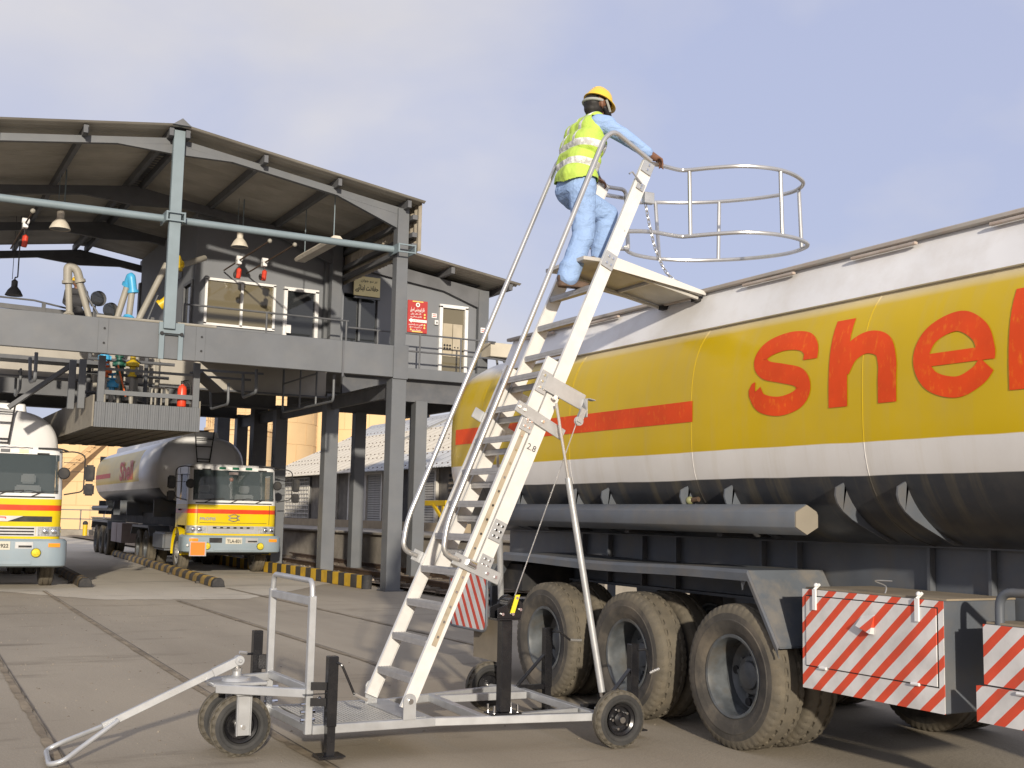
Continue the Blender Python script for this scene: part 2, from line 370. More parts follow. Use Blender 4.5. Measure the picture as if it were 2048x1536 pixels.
b=MB(); b.grid(lambda x,y:(x,y,6.62-(x-26)*.466),[26,33],[35,64.3]); b.build('back_roof_slope',m_sheet,o)
b=MB(); b.prism([(25.6,34.9,6.5),(26,34.9,6.78),(26.4,34.9,6.5)],(0,29.5,0)); b.build('ridge_cap',m_sheetb,o)
b=MB(); b.obb((24.0,52.4,roofz(24)+.09),(1.9,0,1.9*.466),(0,.13,0),(0,0,.06)); b.build('flashing',mat('grey flashing',(.25,.245,.23),.8,var=.1),o)
b=MB()
for r in range(4):
    for k in range(116):
        for dx in (.25,1.45):
            x=19.2+1.7*r+dx; y=35.1+k*.25
            if k%2: b.obb((x,y,3.45+(x-19.2)*.4662+.045+.015*r),(.022,0,.01),(0,.022,0),(-.008,0,.016))
q=b.build('roof_bolt',m_rust,o); q['kind']='stuff'
m_shut=mat('grey slatted shutter',(.33,.32,.30),.7,var=.15,dirt=DIRT,da=.3,ds=2); m_frame=mat('pale frame paint',(.50,.48,.44),.7,var=.15)
def shutter(y0,y1):
    f=MB(); f.box(19.86,19.99,y0-.16,y0,1.1,3.5); f.box(19.86,19.99,y1,y1+.16,1.1,3.5); f.box(19.86,19.99,y0,y1,3.36,3.5)
    fo=f.build('shutter_frame',m_frame,o)
    me=MB().prism([(0,0,0),(-.05,0,.015),(-.03,0,.095),(0,0,.1)],(0,y1-y0,0)).mesh('slat',m_shut)
    for k in range(21): piece('slat',me,fo,(19.98,y0,1.2+k*.103))
for y0,y1 in ((42.4,44.3),(47.9,49.6),(49.9,51.7),(53.6,55.2)): shutter(y0,y1)
for y0 in (57.3,59.2,61.2):
    fo=MB().box(19.9,19.99,y0,y0+1.8,1.15,3.4).build('window_panel',mat('dim window',(.10,.10,.10),.6),o)
    b=MB()
    for k in range(8): b.box(19.85,19.9,y0+.02+k*.25,y0+.06+k*.25,1.15,3.4)
    for k in range(12): b.box(19.84,19.9,y0,y0+1.8,1.15+k*.2,1.19+k*.2)
    b.build('lattice',m_frame,fo)
fo=MB().box(19.9,19.99,39.2,41.2,1.5,3.3).build('perforated_screen',mat('brown screen block',(.20,.165,.125),.9,var=.2),o)
b=MB()
for i in range(10):
    for k in range(9): b.box(19.86,19.9,39.28+i*.19,39.38+i*.19,1.58+k*.19,1.68+k*.19)
b.build('screen_holes',m_dark,fo)
b=MB(); b.box(19.9,19.99,44.9,46.0,1.1,3.3); b.build('doorway',m_dark,o)
# ------------------------------------------------------------ storage tanks
M=Mat('beige tank plates',(.65,.455,.24),.7,var=.06,vs=.4); nt=M.nt
m_tankb=M.done()
m_seam=mat('tank seam',(.57,.39,.205),.8,var=.1)
def storage(x,y,R,H,label,rail=True,cap=True):
    o=thing('storage_tank',label,'storage tank',(x,y,0),0,'beige storage tanks beyond the gantry')
    b=MB(); b.lathe((x,y,0),(0,0,1),[(R,0),(R,H),(R+.15,H),(R+.15,H+.2),(R*.5,H+R*.07),(.05,H+R*.11)],72); b.build('shell',m_tankb,o)
    k=1
    while k*1.8<H:
        b=MB(); b.lathe((x,y,k*1.8),(0,0,1),[(R+.002,0),(R+.025,.01),(R+.025,.045),(R+.002,.055)],72); b.build('plate_seam',m_seam,o); k+=1
    b=MB()
    for i in range(int(R*3)):
        for k in range(int(H/1.8)+1):
            a=2*pi*(i+.5*(k%2))/int(R*3); h=min(1.8,H-k*1.8)
            if h>.2: b.bar((x+(R+.008)*cos(a),y+(R+.008)*sin(a),k*1.8),(x+(R+.008)*cos(a),y+(R+.008)*sin(a),k*1.8+h),.05,.03,(cos(a),sin(a),0))
    q=b.build('vertical_seam',m_seam,o); q['kind']='stuff'
    if rail:
        b=MB(); n=40; ring=[(x+R*cos(2*pi*i/n),y+R*sin(2*pi*i/n)) for i in range(n)]
        for z in (.55,1.1): b.tube([(px,py,H+.2+z) for px,py in ring],.035,6,closed=True)
        for px,py in ring: b.cyl((px,py,H+.2),(px,py,H+1.3),.035,n=6)
        b.build('top_railing',m_tankb,o)
    return o
storage(16,104,9,7.2,'beige storage tank with slanting stair, seen between the two parked trucks',rail=False)
storage(24.9,88,2.55,7.6,'small beige storage tank with flat railed top behind the middle truck')
storage(29.6,98,4.6,14,'tall beige storage tank with plate seams between the gantry columns',rail=False)
storage(40.8,104,6.6,12.2,'wide beige storage tank above the warehouse roof',rail=True)
b=MB(); b.cyl((34.7,98,0),(34.7,98,14),.45); b.cyl((35.6,99,0),(35.6,99,14),.35); tag(b.build('vent_pipe',m_tankb),'vertical beige pipe pair between two tall storage tanks','pipe')
o=thing('tank_stair','slanting stair on the beige tank behind the left truck mirrors','stair',(11,93,0))
for dx in (0,.5):
    b=MB(); b.bar((10.2+dx,92.5+dx*.5,1.8),(17.2+dx,94.5+dx*.5,8.2),.12,.25); b.build('stringer',m_seam,o)
for k in range(20):
    b=MB(); t=k/19; b.obb((10.45+7*t,92.7+2*t,1.9+6.4*t),(.12,0,0),(0,.35,0),(0,0,.03)); b.build('tread',m_seam,o)
o=thing('guard_railing','grey pipe railing far behind the parked trucks','railing',(11,75,0))
b=MB()
for z in (.95,1.5): b.bar((9,75,z),(20,75,z),.06,.06)
b.build('rail_pipe',m_steel,o)
for k in range(9):
    b=MB(); b.bar((9+k*1.35,75,0),(9+k*1.35,75,1.5),.06,.06); b.build('post',m_steel,o)
for k,(x,y) in enumerate(((11.2,70),(12.2,70.5),(13.3,71))):
    o=thing('bollard',('leftmost','middle','rightmost')[k]+' of three small yellow bollards far behind the left truck','bollard',(x,y,0),0,'yellow bollards at the far kerb')
    b=MB(); b.cyl((x,y,.0),(x,y,.75),.13); b.build('post',m_yel,o); b=MB(); b.sph((x,y,.75),.15); b.build('cap',m_dark,o)
b=MB(); b.box(9,24,72,73,0,.35); tag(b.build('low_wall',m_conc),'low concrete wall behind three yellow bollards','wall')
# ------------------------------------------------------------ loading gantry
G=thing('loading_gantry','open grey steel truck loading gantry with gabled canopy and upper deck','loading gantry',(9.9,23.2,0))
XR=5.0
def rz(x): return 9.12-.145*abs(x-XR)
m_roof=mat('grimy canopy sheet',(.46,.435,.38),.8,var=.15,vs=.8,dirt=(.2,.17,.13),da=.4,ds=1.1)
m_roofd=mat('gantry purlin paint',(.115,.118,.125),.65,var=.15)
# columns
FR=(23.22,27.25,31.2,35.0)
for i,y in enumerate(FR):
    for x in ((9.92,) if i<3 else (9.92,)):
        b=MB(); w_=.165
        b.box(x-w_,x+w_,y-.15,y+.17,0,4.50); b.build('column',m_steel,G,bev=.008)
        b=MB(); b.box(x-.13,x+.13,y-.11,y+.13,5.205 if i==0 else 5.2,rz(x)-.17); b.build('upper_column',m_steel,G,bev=.006)
    b=MB(); b.box(-.1,.2,y-.15,y+.15,0,4.50); b.build('column',m_steel,G)
    b=MB(); b.box(-.1,.2,y-.12,y+.12,5.2,rz(.05)-.17); b.build('upper_column',m_steel,G)
b=MB(); b.box(9.70,10.14,23.0,23.43,.0,.03); b.build('base_plate',m_steel2,G)
for x,y in ((12.22,27.1),(12.22,31.2),(14.0,31.2),(14.0,27.1)):
    b=MB(); b.box(x-.16,x+.16,y-.15,y+.15,0,4.46); b.build('column',m_steel,G,bev=.008)
# second line of thick columns behind (dark, middle of picture)
for y in (33.2,37.2):
    b=MB(); b.box(9.72,10.12,y-.2,y+.2,0,4.6); b.build('column',m_steel2,G)
# front deck beam in bolted lengths
xs=[-1.5,2.30,3.79+.1,5.68,8.60,10.085]
for a,c in zip((1.45,3.80,5.64,8.62),(3.797,5.637,8.617,10.088)):  # unseen left end cut short so sun reaches the left truck tank
    b=MB(); b.box(a,c,23.06,23.2,4.52,5.20); b.build('deck_beam',m_steel,G,bev=.006)
for x in (3.80,5.64):
    b=MB(); b.box(x-.09,x+.09,23.045,23.059,4.525,5.195); f=b.build('cover_strip',m_steel,G,bev=.003)
    studs('bolt',[((x+.02,23.046,z),(x+.02,23.03,z),.022) for z in (4.72,5.0)],m_dark,f)
b=MB(); b.box(8.60,8.64,23.035,23.059,4.44,5.2); b.build('cover_strip',m_steel2,G)
b=MB(); b.box(9.755,10.095,23.03,23.059,4.49,5.215); b.build('corner_plate',m_steel,G,bev=.004)
m_bounce=mat('gantry grey with painted bounce light',(.36,.335,.29),.7,var=.08)  # gantry grey lightened to beige: warm ground bounce put into the colour
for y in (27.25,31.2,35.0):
    b=MB(); b.box(-1.5,9.75,y-.06,y+.06,4.42,5.05); b.build('cross_beam',m_roofd if y>28 else m_bounce,G)
    b=MB(); b.box(-1.5,9.75,y-.14,y+.14,4.38,4.42); b.build('beam_flange',m_steel2,G)
for y0,y1 in zip(FR,FR[1:]):
    b=MB(); b.box(9.87,9.97,y0+.18,y1-.16,4.12,4.40); b.build('side_beam',m_steel2,G)
    b=MB(); b.box(9.81,10.03,y0+.18,y1-.16,4.40,4.43); b.build('beam_flange',m_steel2,G)
b=MB(); b.box(10.1,14.35,26.75,26.85,4.98,5.25); b.build('walkway_fascia',m_steel,G,bev=.005)
b=MB(); b.box(10.1,14.35,27.0,27.12,4.43,4.98); b.build('walkway_beam',m_steel2,G)
b=MB(); b.box(10.1,14.35,31.1,31.25,4.43,4.98); b.build('walkway_beam',m_steel2,G)
b=MB(); b.box(13.93,14.07,26.9,33,4.45,4.9); b.build('walkway_beam',m_steel2,G)
# deck plates
pm=MB().box(-.495,.495,-.995,.995,0,.06).mesh('deck_plate',m_steel2)
for i in range(11):
    for j in range(6):
        x,y=-.9+i,24.35+2*j
        if x<6.4 and j<4: continue
        piece('deck_plate',pm,G,(x,y,5.06))
pm=MB().box(-.50,.50,-1.6,1.6,0,.06).mesh('deck_plate',m_steel2)
for i in range(4):
    for j in range(2): piece('deck_plate',pm,G,(10.65+1.03*i,28.5+3.25*j,5.17))
# canopy
yl=22.78; yr=35.1
def roofsheet(x0,x1,L,n=6):
    b=MB(); N=n*4
    b.grid(lambda u,v:(x0+(x1-x0)*v,(u-.5)*(L+.04),rz(x0+(x1-x0)*v)-9.12+.022*cos(u*2*pi*n)),lin(0,1,N+1),[0,1]); return b.mesh('canopy_sheet',m_roof,sharp=60)
cl=roofsheet(5.0,-.6,1.1); crr=roofsheet(5.0,10.28,1.1)
k=0; y=yl+.55
while k<11: piece('canopy_sheet',cl,G,(0,y,9.12+.015*(k%2))); piece('canopy_sheet',crr,G,(0,y,9.12+.015*(k%2))); y+=1.1; k+=1
b=MB(); b.prism([(4.82,yl-.05,9.10),(5.0,yl-.05,9.24),(5.18,yl-.05,9.10)],(0,yr-yl+.05,0)); b.build('ridge_cap',m_roofd,G)
for s in (-1,1):
    for dx in (.16,1.75,3.35,4.95):
        x=XR+s*dx; b=MB(); b.box(x-.045,x+.045,yl+.12,yr-.02,rz(x)-.19,rz(x)-.024); b.build('purlin',m_roofd,G)
        b=MB(); b.box(x-.06,x+.02,yl+.05,yl+.12,rz(x)-.20,rz(x)-.05); b.build('purlin_clip',m_steel2,G)
def rafter(y,m,big=0):
    for s in (-1,1):
        x1=XR+s*4.9; b=MB(); d=.13+big
        P=lambda x,o: (x,y-.06,rz(x)-.16-o)
        b.prism([P(XR,0),P(x1,0),P(x1,d+.03),P(XR,d)],(0,.12,0)); b.build('rafter',m,G,bev=.004)
        b=MB(); b.prism([P(XR,d+.002),P(XR+s*1.15,d+.002),P(XR,d+.2+big)],(0,.10,0)); b.build('ridge_haunch',m,G)
        b=MB(); b.prism([P(x1-s*.0,d+.032),P(x1-s*1.5,d+.022),P(x1,d+.36)],(0,.10,0)); b.build('eave_haunch',m,G)
rafter(23.22,m_steel)
for y in FR[1:]: rafter(y,m_roofd,.06)
# gable post, tie pipe and clamps
b=MB(); b.box(4.89,5.11,22.92,23.04,5.09,9.05); b.build('gable_post',m_pale,G,bev=.006)
b=MB(); b.box(4.82,5.30,22.99,23.035,4.98,5.22); b.box(4.83,4.93,23.0,23.03,4.5,4.98); b.box(5.2,5.29,23.0,23.03,4.5,4.98); b.build('post_bracket',m_pale,G,bev=.003)
studs('bolt',[((x,22.99,5.0),(x,22.95,5.0),.035) for x in (4.87,5.25)],m_dark,G); b=MB()
b.bar((4.87,22.965,5.0),(5.25,22.965,5.0),.015,.015); b.build('tie_bar',m_dark,G)
b=MB(); b.tube([(-1.6,23.17,7.23),(5,23.17,7.30),(9.78,23.17,7.31)],.075,14); b.build('tie_pipe',m_pale,G)
for x,ww in ((5.0,.17),(9.92,.19)):
    b=MB()
    for s in (-1,1): b.bar((x+s*ww,22.86,7.30),(x+s*ww,23.4,7.30),.035,.2)
    for z in (7.22,7.38): b.bar((x-ww,22.87,z),(x+ww,22.87,z),.03,.03)
    b.build('pipe_clamp',m_pale,G,bev=.003)
# side cladding above the right column line
sm=MB(); sm.grid(lambda u,v:(.02*cos(u*2*pi*5),(u-.5)*1.06,v),lin(0,1,31),[0,1.08]); sm=sm.mesh('siding_panel',mat('beige siding sheet',(.44,.39,.31),.75,var=.12,dirt=(.2,.16,.11),da=.5,ds=2),sharp=60)
for k in range(5): piece('siding_panel',sm,G,(10.24,23.45+1.03*k*.98,7.30))
for z in (7.42,7.66,8.05):
    b=MB(); b.box(10.085,10.2,23.0,28.0,z-.05,z+.05); b.build('girt',m_roofd,G)
# rails on deck
def railing(name,pts,zs,posts,m,r=.022):
    b=MB()
    for z in zs: b.tube(fillet([(x,y,z0+z) for x,y,z0 in pts],.15,4),r,8)
    b.build(name,m,G)
    for p in posts:
        b=MB(); b.cyl(p,(p[0],p[1],p[2]+zs[0]),r*1.1,n=8); b.build('rail_post',m,G)
railing('deck_railing',[(6.0,26.2,5.12),(9.9,26.2,5.12)],(1.05,.55),[(6.02,26.2,5.12),(7.9,26.2,5.12),(9.85,26.2,5.12)],m_steel2)
railing('walkway_railing',[(10.12,26.8,5.2),(14.2,26.8,5.2)],(.92,),[(10.9,26.8,5.2),(12.05,26.8,5.2),(13.2,26.8,5.2)],m_steel2)
b=MB(); b.tube(fillet([(10.12,26.8,5.68),(14.3,26.8,5.68),(14.75,26.8,5.62),(15.0,26.8,5.2)],.25,6),.024,8); b.tube([(14.3,26.8,5.5),(15.7,26.8,5.45)],.024,8); b.build('walkway_railing',m_steel2,G)
b=MB(); b.tube([(-1,29,6.42),(3.2,29,6.38),(4.1,29,6.24),(6.5,29,6.1)],.022,8); b.bar((-1,29,6.27),(6.6,29,6.1),.06,.11); b.tube([(1.9,29,6.22),(3.1,29,5.92),(4.0,29,5.86)],.02,8); b.build('deck_railing',m_roofd,G)
for x in (2.05,3.42,5.9):
    b=MB(); b.bar((x,29,5.1),(x,29,6.42-.04*x+.06),.1,.08); b.build('rail_post',m_steel2,G)
b=MB(); b.tube([(3.7,23.3,5.26),(6.0,23.3,5.26)],.03,8); b.build('toe_pipe',m_pipe,G)
# hanging hand frames under the deck
for j,(L) in enumerate((
   [(8.6,26.95,4.98),(8.6,26.92,3.95),(8.6,23.5,3.96),(8.6,23.5,4.52)],[(7.2,25.45,4.62),(7.2,25.4,4.09),(7.2,24.41,4.12),(7.2,24.45,4.62)],
   [(6.6,25.9,4.3),(6.6,25.75,3.82),(6.6,24.36,3.83),(6.6,24.4,4.28)],[(2.8,25.37,4.6),(2.8,25.12,4.08),(2.8,24.34,4.05),(2.8,24.4,4.6)],[(2.8,27.76,4.46),(2.8,27.69,4.0),(2.8,26.81,4.09),(2.8,26.88,4.52)])):
    b=MB(); b.tube(fillet(L,.12,5),.035 if j in(1,3) else .028,8)
    if j==0: b.tube([(8.6,26.94,4.63),(8.6,24.65,4.65)],.022,8); b.tube([(8.6,25.7,4.9),(8.6,25.7,3.96)],.022,8); b.tube([(8.6,24.6,4.9),(8.6,24.6,3.96)],.022,8)
    if j==4: b.tube([(2.8,27.76,4.46),(2.8,26.88,4.52)],.025,8)
    b.build('hand_frame',m_steel,G)
b=MB(); b.obb((2.95,26.2,4.66),(1.35,0,0),(0,.35,0),(0,0,.04)); b.build('hinged_gangway',m_steel2,G)
b=MB(); b.bar((2.5,25.8,3.6),(3.7,25.6,4.6),.3,.08); b.build('hinged_gangway',m_steel2,G)
b=MB(); b.bar((6.2,25.2,4.6),(7.4,24.6,4.55),.05,.05); b.bar((6.2,25.9,4.55),(7.4,25.5,4.5),.05,.05); b.bar((6.1,25.2,4.55),(6.7,25.6,4.2),.35,.04); b.build('hinged_gangway',m_steel2,G)
# loading platform hung under the deck
PL=thing('loading_platform','corrugated fronted loading platform hanging between the truck lanes','loading platform',(4.9,24,3.19))
pan=MB()
pan.prism([(0,0,0)]+[(x,y,0) for x,y in ((.005,-.012),(.04,-.012),(.05,.0),(.085,0),(.095,-.012),(.13,-.012),(.14,0),(.165,0),(.175,-.012),(.2,-.012),(.203,.012))]+[(0,.012,0)],(0,0,.49)); pan=pan.mesh('corrugated_panel',m_steel,sharp=25)
for k in range(10): piece('corrugated_panel',pan,PL,(3.875+.2055*k,24.0,3.19))
plk=MB().box(0,.145,0,7.4,0,.05).mesh('plank',mat('grimy underside planks',(.13,.115,.09),.85,var=.35,vs=2,dirt=(.04,.035,.03),da=.6,ds=3))
for k in range(13): piece('plank',plk,PL,(3.885+.157*k,24.03,3.19+.012*(k%2)))
sp=MB().box(0,.03,0,1.22,0,.62).mesh('side_panel',mat('stained side panel',(.26,.235,.19),.8,var=.2,dirt=(.05,.045,.04),da=.7,ds=2.5))
for k in range(6):
    piece('side_panel',sp,PL,(3.845,24.04+1.23*k,3.2)); piece('side_panel',sp,PL,(5.92,24.04+1.23*k,3.2))
for x,y in ((3.98,24.06),(5.84,24.06),(3.6,25.2),(4.0,27.6),(5.84,27.6),(3.75,24.9)):
    b=MB(); b.box(x-.065,x+.065,y-.05,y+.05,3.6 if y>24.1 else 3.68,4.6); b.build('hanger_post',m_steel,PL,bev=.005)
b=MB(); b.box(4.045,5.775,24.03,24.09,3.84,3.93); b.box(4.045,5.775,24.03,24.08,4.32,4.37); b.build('front_rail',m_steel,PL)
b=MB()
for x in (5.2,5.32,5.45): b.tube([(x,24.8,3.25),(x,24.8,4.1)],.02,8)
b.tube(fillet([(5.12,24.8,3.25),(5.12,24.8,4.12),(5.42,24.8,4.12),(5.42,24.8,3.25)],.08,4),.022,8); b.build('hoop_rail',m_pipe,PL)
o=thing('fire_extinguisher','red fire extinguisher standing at the front of the hanging platform','fire extinguisher',(5.6,24.2,3.72))
b=MB(); b.lathe((5.6,24.2,3.7),(0,0,1),[(.0,0),(.085,.0),(.092,.02),(.092,.36),(.07,.42),(.03,.445),(.03,.47),(0,.47)],18); b.build('cylinder_body',mat('extinguisher red',(.72,.06,.02),.35,var=.05),o)
b=MB(); b.cyl((5.6,24.2,4.16),(5.6,24.2,4.22),.035,n=10); b.bar((5.57,24.2,4.22),(5.72,24.2,4.25),.025,.02); b.build('valve_handle',m_dark,o)
b=MB(); b.tube(crom([(5.62,24.2,4.2),(5.74,24.2,4.18),(5.77,24.2,4.0),(5.71,24.2,3.85)],5),.014,6); b.build('hose',m_dark,o)
def valve(label,x,y,z,h,m,wheel=False,group=None):
    o=thing('pipe_valve',label,'valve',(x,y,z),0,'pipe valves under the gantry deck')
    b=MB(); b.lathe((x,y,z),(0,0,1),[(.09,-h*.5),(.09,-h*.42),(.055,-h*.4),(.06,-h*.1),(.11,-.03),(.11,.06),(.06,.1),(.055,h*.4),(.09,h*.42),(.09,h*.5)],14,cap=True); b.cyl((x-.13,y,z+.01),(x+.13,y,z+.01),.05,n=10); b.build('valve_body',m,o)
    b=MB(); b.cyl((x,y,z+h*.3),(x,y,z+h*.75),.02,n=8); b.lathe((x,y,z+h*.75),(0,0,1),[(.07,0),(.085,.012),(.07,.024),(.055,.012),(.07,0)],14); b.build('hand_wheel',m,o)
    b=MB(); b.cyl((x,y,3.24),(x,y,z-h*.5),.05,n=12); b.build('riser_pipe',m_pipe,o)
m_dgreen=mat('dark green valve paint',(.02,.11,.075),.5,var=.1); m_or=mat('orange red valve paint',(.6,.12,.02),.45,var=.1)
valve('yellow pipe valve under the deck in the middle of the hanging platform',4.82,25.4,4.62,.5,m_yel)
valve('small blue pipe valve low down beside the left platform post',4.42,25.4,4.15,.32,m_blue)
valve('upper blue pipe valve tucked under the deck beam at the left platform post',4.28,25.6,4.74,.3,m_blue)
valve('orange red pipe valve next to the left platform post',4.24,25.2,4.42,.24,m_or)
valve('dark green pipe valve between the blue and yellow valves',4.58,25.6,4.62,.4,m_dgreen)
valve('dark green pipe valve below the yellow valve',4.66,25.9,4.15,.34,m_dgreen)
o=thing('pipe_manifold','tangle of grey pipes on the hanging loading platform','pipes',(5,27,3.24))
rn=random.Random(12)
for k in range(9):
    x=4.15+.19*k; y=25.9+rn.uniform(0,1.6); b=MB(); b.tube([(x,y,3.25),(x,y,5.0)],.045+.02*(k%2),10); b.build('pipe',m_pipe if k%3 else m_steel2,o)
for z,y in ((4.05,26.1),(4.5,26.4),(4.75,25.9),(3.75,26.3)):
    b=MB(); b.tube([(4.0,y,z),(5.8,y,z)],.035,8); b.build('pipe',m_steel2,o)
b=MB(); b.tube([(4.45,25.0,4.55),(4.62,24.9,3.9)],.018,6); b.build('pipe',m_or,o)
b=MB(); b.lathe((4.75,24.7,3.25),(0,0,1),[(0,0),(.1,0),(.12,.12),(.05,.2),(0,.2)],12); tag(b.build('bucket',mat('dirty white plastic',(.45,.42,.36),.7)),'dirty white bucket standing on the hanging loading platform','bucket')
# loading arms
def arm(label,m,pts,elb,low=None):
    o=thing('pivoting_pipe',label,'loading arm',pts,0,'loading arms on the gantry deck')
    for seg in elb['pipes']:
        b=MB(); b.tube(seg,.068,12); b.build('arm_pipe',m_pipe,o)
    for P in elb['elbows']:
        b=MB(); b.tube(fillet(P,.16,6),.088,14)
        for i in (0,-1):
            q=V(P[i]); d=(V(P[1])-V(P[0])).normalized() if i==0 else (V(P[-1])-V(P[-2])).normalized(); b.cyl(q-d*.03,q+d*.03,.115,n=16)
        b.build('swivel_elbow',m,o)
    for seg in elb.get('rods',[]):
        b=MB(); b.tube(seg,.02,6); b.build('balance_rod',m_steel2,o)
arm('loading arm with bright yellow elbows beside the pale gable post',m_yel,(5.6,25.5,5.15),{'pipes':[[(5.66,25.5,6.85),(5.56,25.5,6.3)],[(5.8,25.75,6.95),(6.5,26.6,7.35)],[(5.45,25.6,6.9),(4.86,25.5,5.5)]],'elbows':[[(5.75,25.75,6.95),(5.62,25.5,7.1),(5.65,25.5,6.78)],[(5.56,25.5,6.34),(5.5,25.45,6.12),(5.34,25.5,5.98)]],'rods':[[(5.3,25.6,6.2),(4.98,25.5,5.3)]]})
arm('loading arm with sky blue elbows standing left of the pale gable post',m_blue,(4.72,25.5,5.15),{'pipes':[[(4.74,25.5,6.25),(4.70,25.5,5.62)],[(4.66,25.6,6.35),(4.38,25.6,5.2)]],'elbows':[[(4.66,25.62,6.36),(4.70,25.5,6.58),(4.76,25.5,6.2)],[(4.70,25.5,5.62),(4.66,25.45,5.48),(4.95,25.4,5.35)]]})
arm('loading arm with greige elbows, leftmost on the gantry deck',m_pipe,(3.5,25.5,5.15),{'pipes':[[(3.45,25.5,6.3),(3.52,25.5,5.5)],[(3.62,25.5,6.4),(4.05,25.5,5.15)]],'elbows':[[(3.44,25.5,6.25),(3.42,25.5,6.6),(3.6,25.5,6.55),(3.68,25.5,6.3)],[(3.5,25.5,5.55),(3.5,25.4,5.4),(3.85,25.4,5.32)]],'rods':[[(3.72,25.5,6.3),(3.95,25.5,5.8)],[(3.74,25.5,6.15),(4.15,25.4,5.5)]]})
# floodlights, lamps, hoists
for label,(x,y,z),s in (('upper of two small floodlights behind the front deck beam',(4.02,25.6,5.98),1.0),('lower of two small floodlights behind the front deck beam',(4.28,25.6,5.76),.95)):
    o=thing('floodlight',label,'floodlight',(x,y,5.12),0,'floodlights on the gantry deck')
    b=MB(); b.lathe((x,y+.1,z),(.35,-1,0),[(0,0),(.1,.02),(.16,.14),(.165,.2)],18); b.build('housing',m_roofd,o)
    b=MB(); b.lathe((x+.02,y-.09,z),(.35,-1,0),[(.15,0),(.1,.012),(0,.016)],18); b.build('lens',m_gdark,o)
    b=MB(); b.cyl((x,y+.05,5.1),(x,y+.05,z-.14),.03,n=8); b.build('stand',m_roofd,o)
m_lampsh=mat('dusty white enamel shade',(.62,.57,.48),.6,var=.12,dirt=DIRT,da=.35,ds=6)
def pendant(label,x,y,z,m,s=1):
    o=thing('pendant_lamp',label,'lamp',(x,y,z),0,'bell lamps under the canopy')
    b=MB(); b.lathe((x,y,z),(0,0,1),[(.21*s,0),(.205*s,.02),(.15*s,.13*s),(.10*s,.19*s),(.075*s,.22*s),(.075*s,.36*s),(.03*s,.40*s),(0,.41*s)],20); b.build('lamp_shade',m,o)
    b=MB(); b.lathe((x,y,z+.015),(0,0,1),[(.19*s,0),(.12*s,.1*s),(0,.12*s)],16); b.build('reflector',m_seat,o)
    zt=rz(x)-.05
    b=MB(); b.tube(fillet([(x,y,z+.38*s),(x,y,z+.46*s),(x+.06,y,z+.46*s),(x+.06,y,zt)],.03,3),.016,6); b.tube([(x-.06,y,z+.4*s),(x-.06,y,zt)],.008,5); b.build('hanger_rod',m_roofd if m is m_roofd else m_pale,o)
pendant('white bell lamp hanging left of the pale gable post',3.31,26.2,7.50,m_lampsh,1.05)
pendant('white bell lamp hanging in front of the office wall',7.19,26.2,7.62,m_lampsh,.95)
pendant('dark bell lamp silhouetted against the sky at the far canopy end',2.95,31,6.78,m_roofd,1.0)
def hoist(label,x,y0,y1,z,yt,drop):
    o=thing('trolley_hoist',label,'hoist',(x,yt,z),0,'cable trolleys with red handles under the canopy')
    b=MB(); b.cyl((x,y0,z),(x,y1,z),.018,n=8); b.build('runway_rod',m_rust,o)
    b=MB(); b.sph((x,y0,z),.05,8,6); b.build('end_stop',m_pipe,o)
    b=MB(); b.box(x-.05,x+.05,yt-.1,yt+.08,z-.09,z+.09); b.cyl((x-.07,yt-.06,z+.05),(x+.07,yt-.06,z+.05),.06,n=10); b.build('trolley',m_white,o,bev=.01)
    b=MB(); b.cyl((x,yt,z-.08),(x,yt,z-drop),.008,n=5); b.build('cord',m_dark,o)
    b=MB(); b.lathe((x,yt,z-drop-.25),(.1,0,1),[(0,0),(.05,.0),(.06,.05),(.055,.22),(0,.26)],10); b.build('red_handle',m_red,o)
    b=MB(); b.sph((x-.06,yt+.02,z-drop-.17),.05,8,6,(1,1,1.6)); b.build('counterweight',m_dark,o)
hoist('red handled trolley on the rusty rod left of the office window centre',7.2,23.9,27.5,7.31,26.25,.16)
hoist('red handled trolley on the rusty rod above the office window right end',7.75,23.9,27.5,7.30,26.1,.16)
hoist('red handled trolley on a rod far left under the canopy',2.5,23.8,27.6,7.25,25.0,.22)
o=thing('batten_light','long white batten light hanging near the right eave of the canopy','light fitting',(8.5,24.6,7.4))
b=MB(); b.prism([(8.36,23.4,7.42),(8.40,23.4,7.36),(8.62,23.4,7.36),(8.66,23.4,7.42),(8.58,23.4,7.50),(8.44,23.4,7.50)],(0,2.4,0)); b.build('housing',m_lampsh,o)
for x,y in ((8.51,23.6),(8.51,25.5)):
    b=MB(); b.cyl((x,y,7.5),(x,y,rz(x)-.03),.012,n=6); b.build('hanger_rod',m_pale,o)
# ------------------------------------------------------------ office on the deck
OF=thing('office_building','grey walled office with white framed doors on the upper deck','office',(10,27.6,5.2))
m_owall=mat('office grey wall',(.18,.19,.205),.75,var=.08,vs=.7,dirt=(.2,.19,.17),da=.2,ds=1.5)
def owall(x0,x1,z0,z1): return MB().box(x0,x1,27.6,27.75,z0,z1)
def top(x): return rz(x)-.2
openings=[(6.82,8.48,6.0,7.08),(8.76,9.56,5.13,7.06),(10.28,11.2,5.13,7.13),(12.95,13.72,5.25,7.08)]
b=MB(); xe=[6.7]+[v for o_ in openings for v in o_[:2]]+[14.3]
def colm(x0,x1,z0): b.prism([(x0,27.6,z0),(x1,27.6,z0),(x1,27.6,top(x1)),(x0,27.6,top(x0))],(0,.15,0))
for i in range(0,len(xe)-1,2): colm(xe[i],xe[i+1],5.13)
for x0,x1,z0,z1 in openings:
    colm(x0,x1,z1)
    if z0>5.3: b.box(x0,x1,27.6,27.75,5.13,z0)
b.build('front_wall',m_owall,OF)
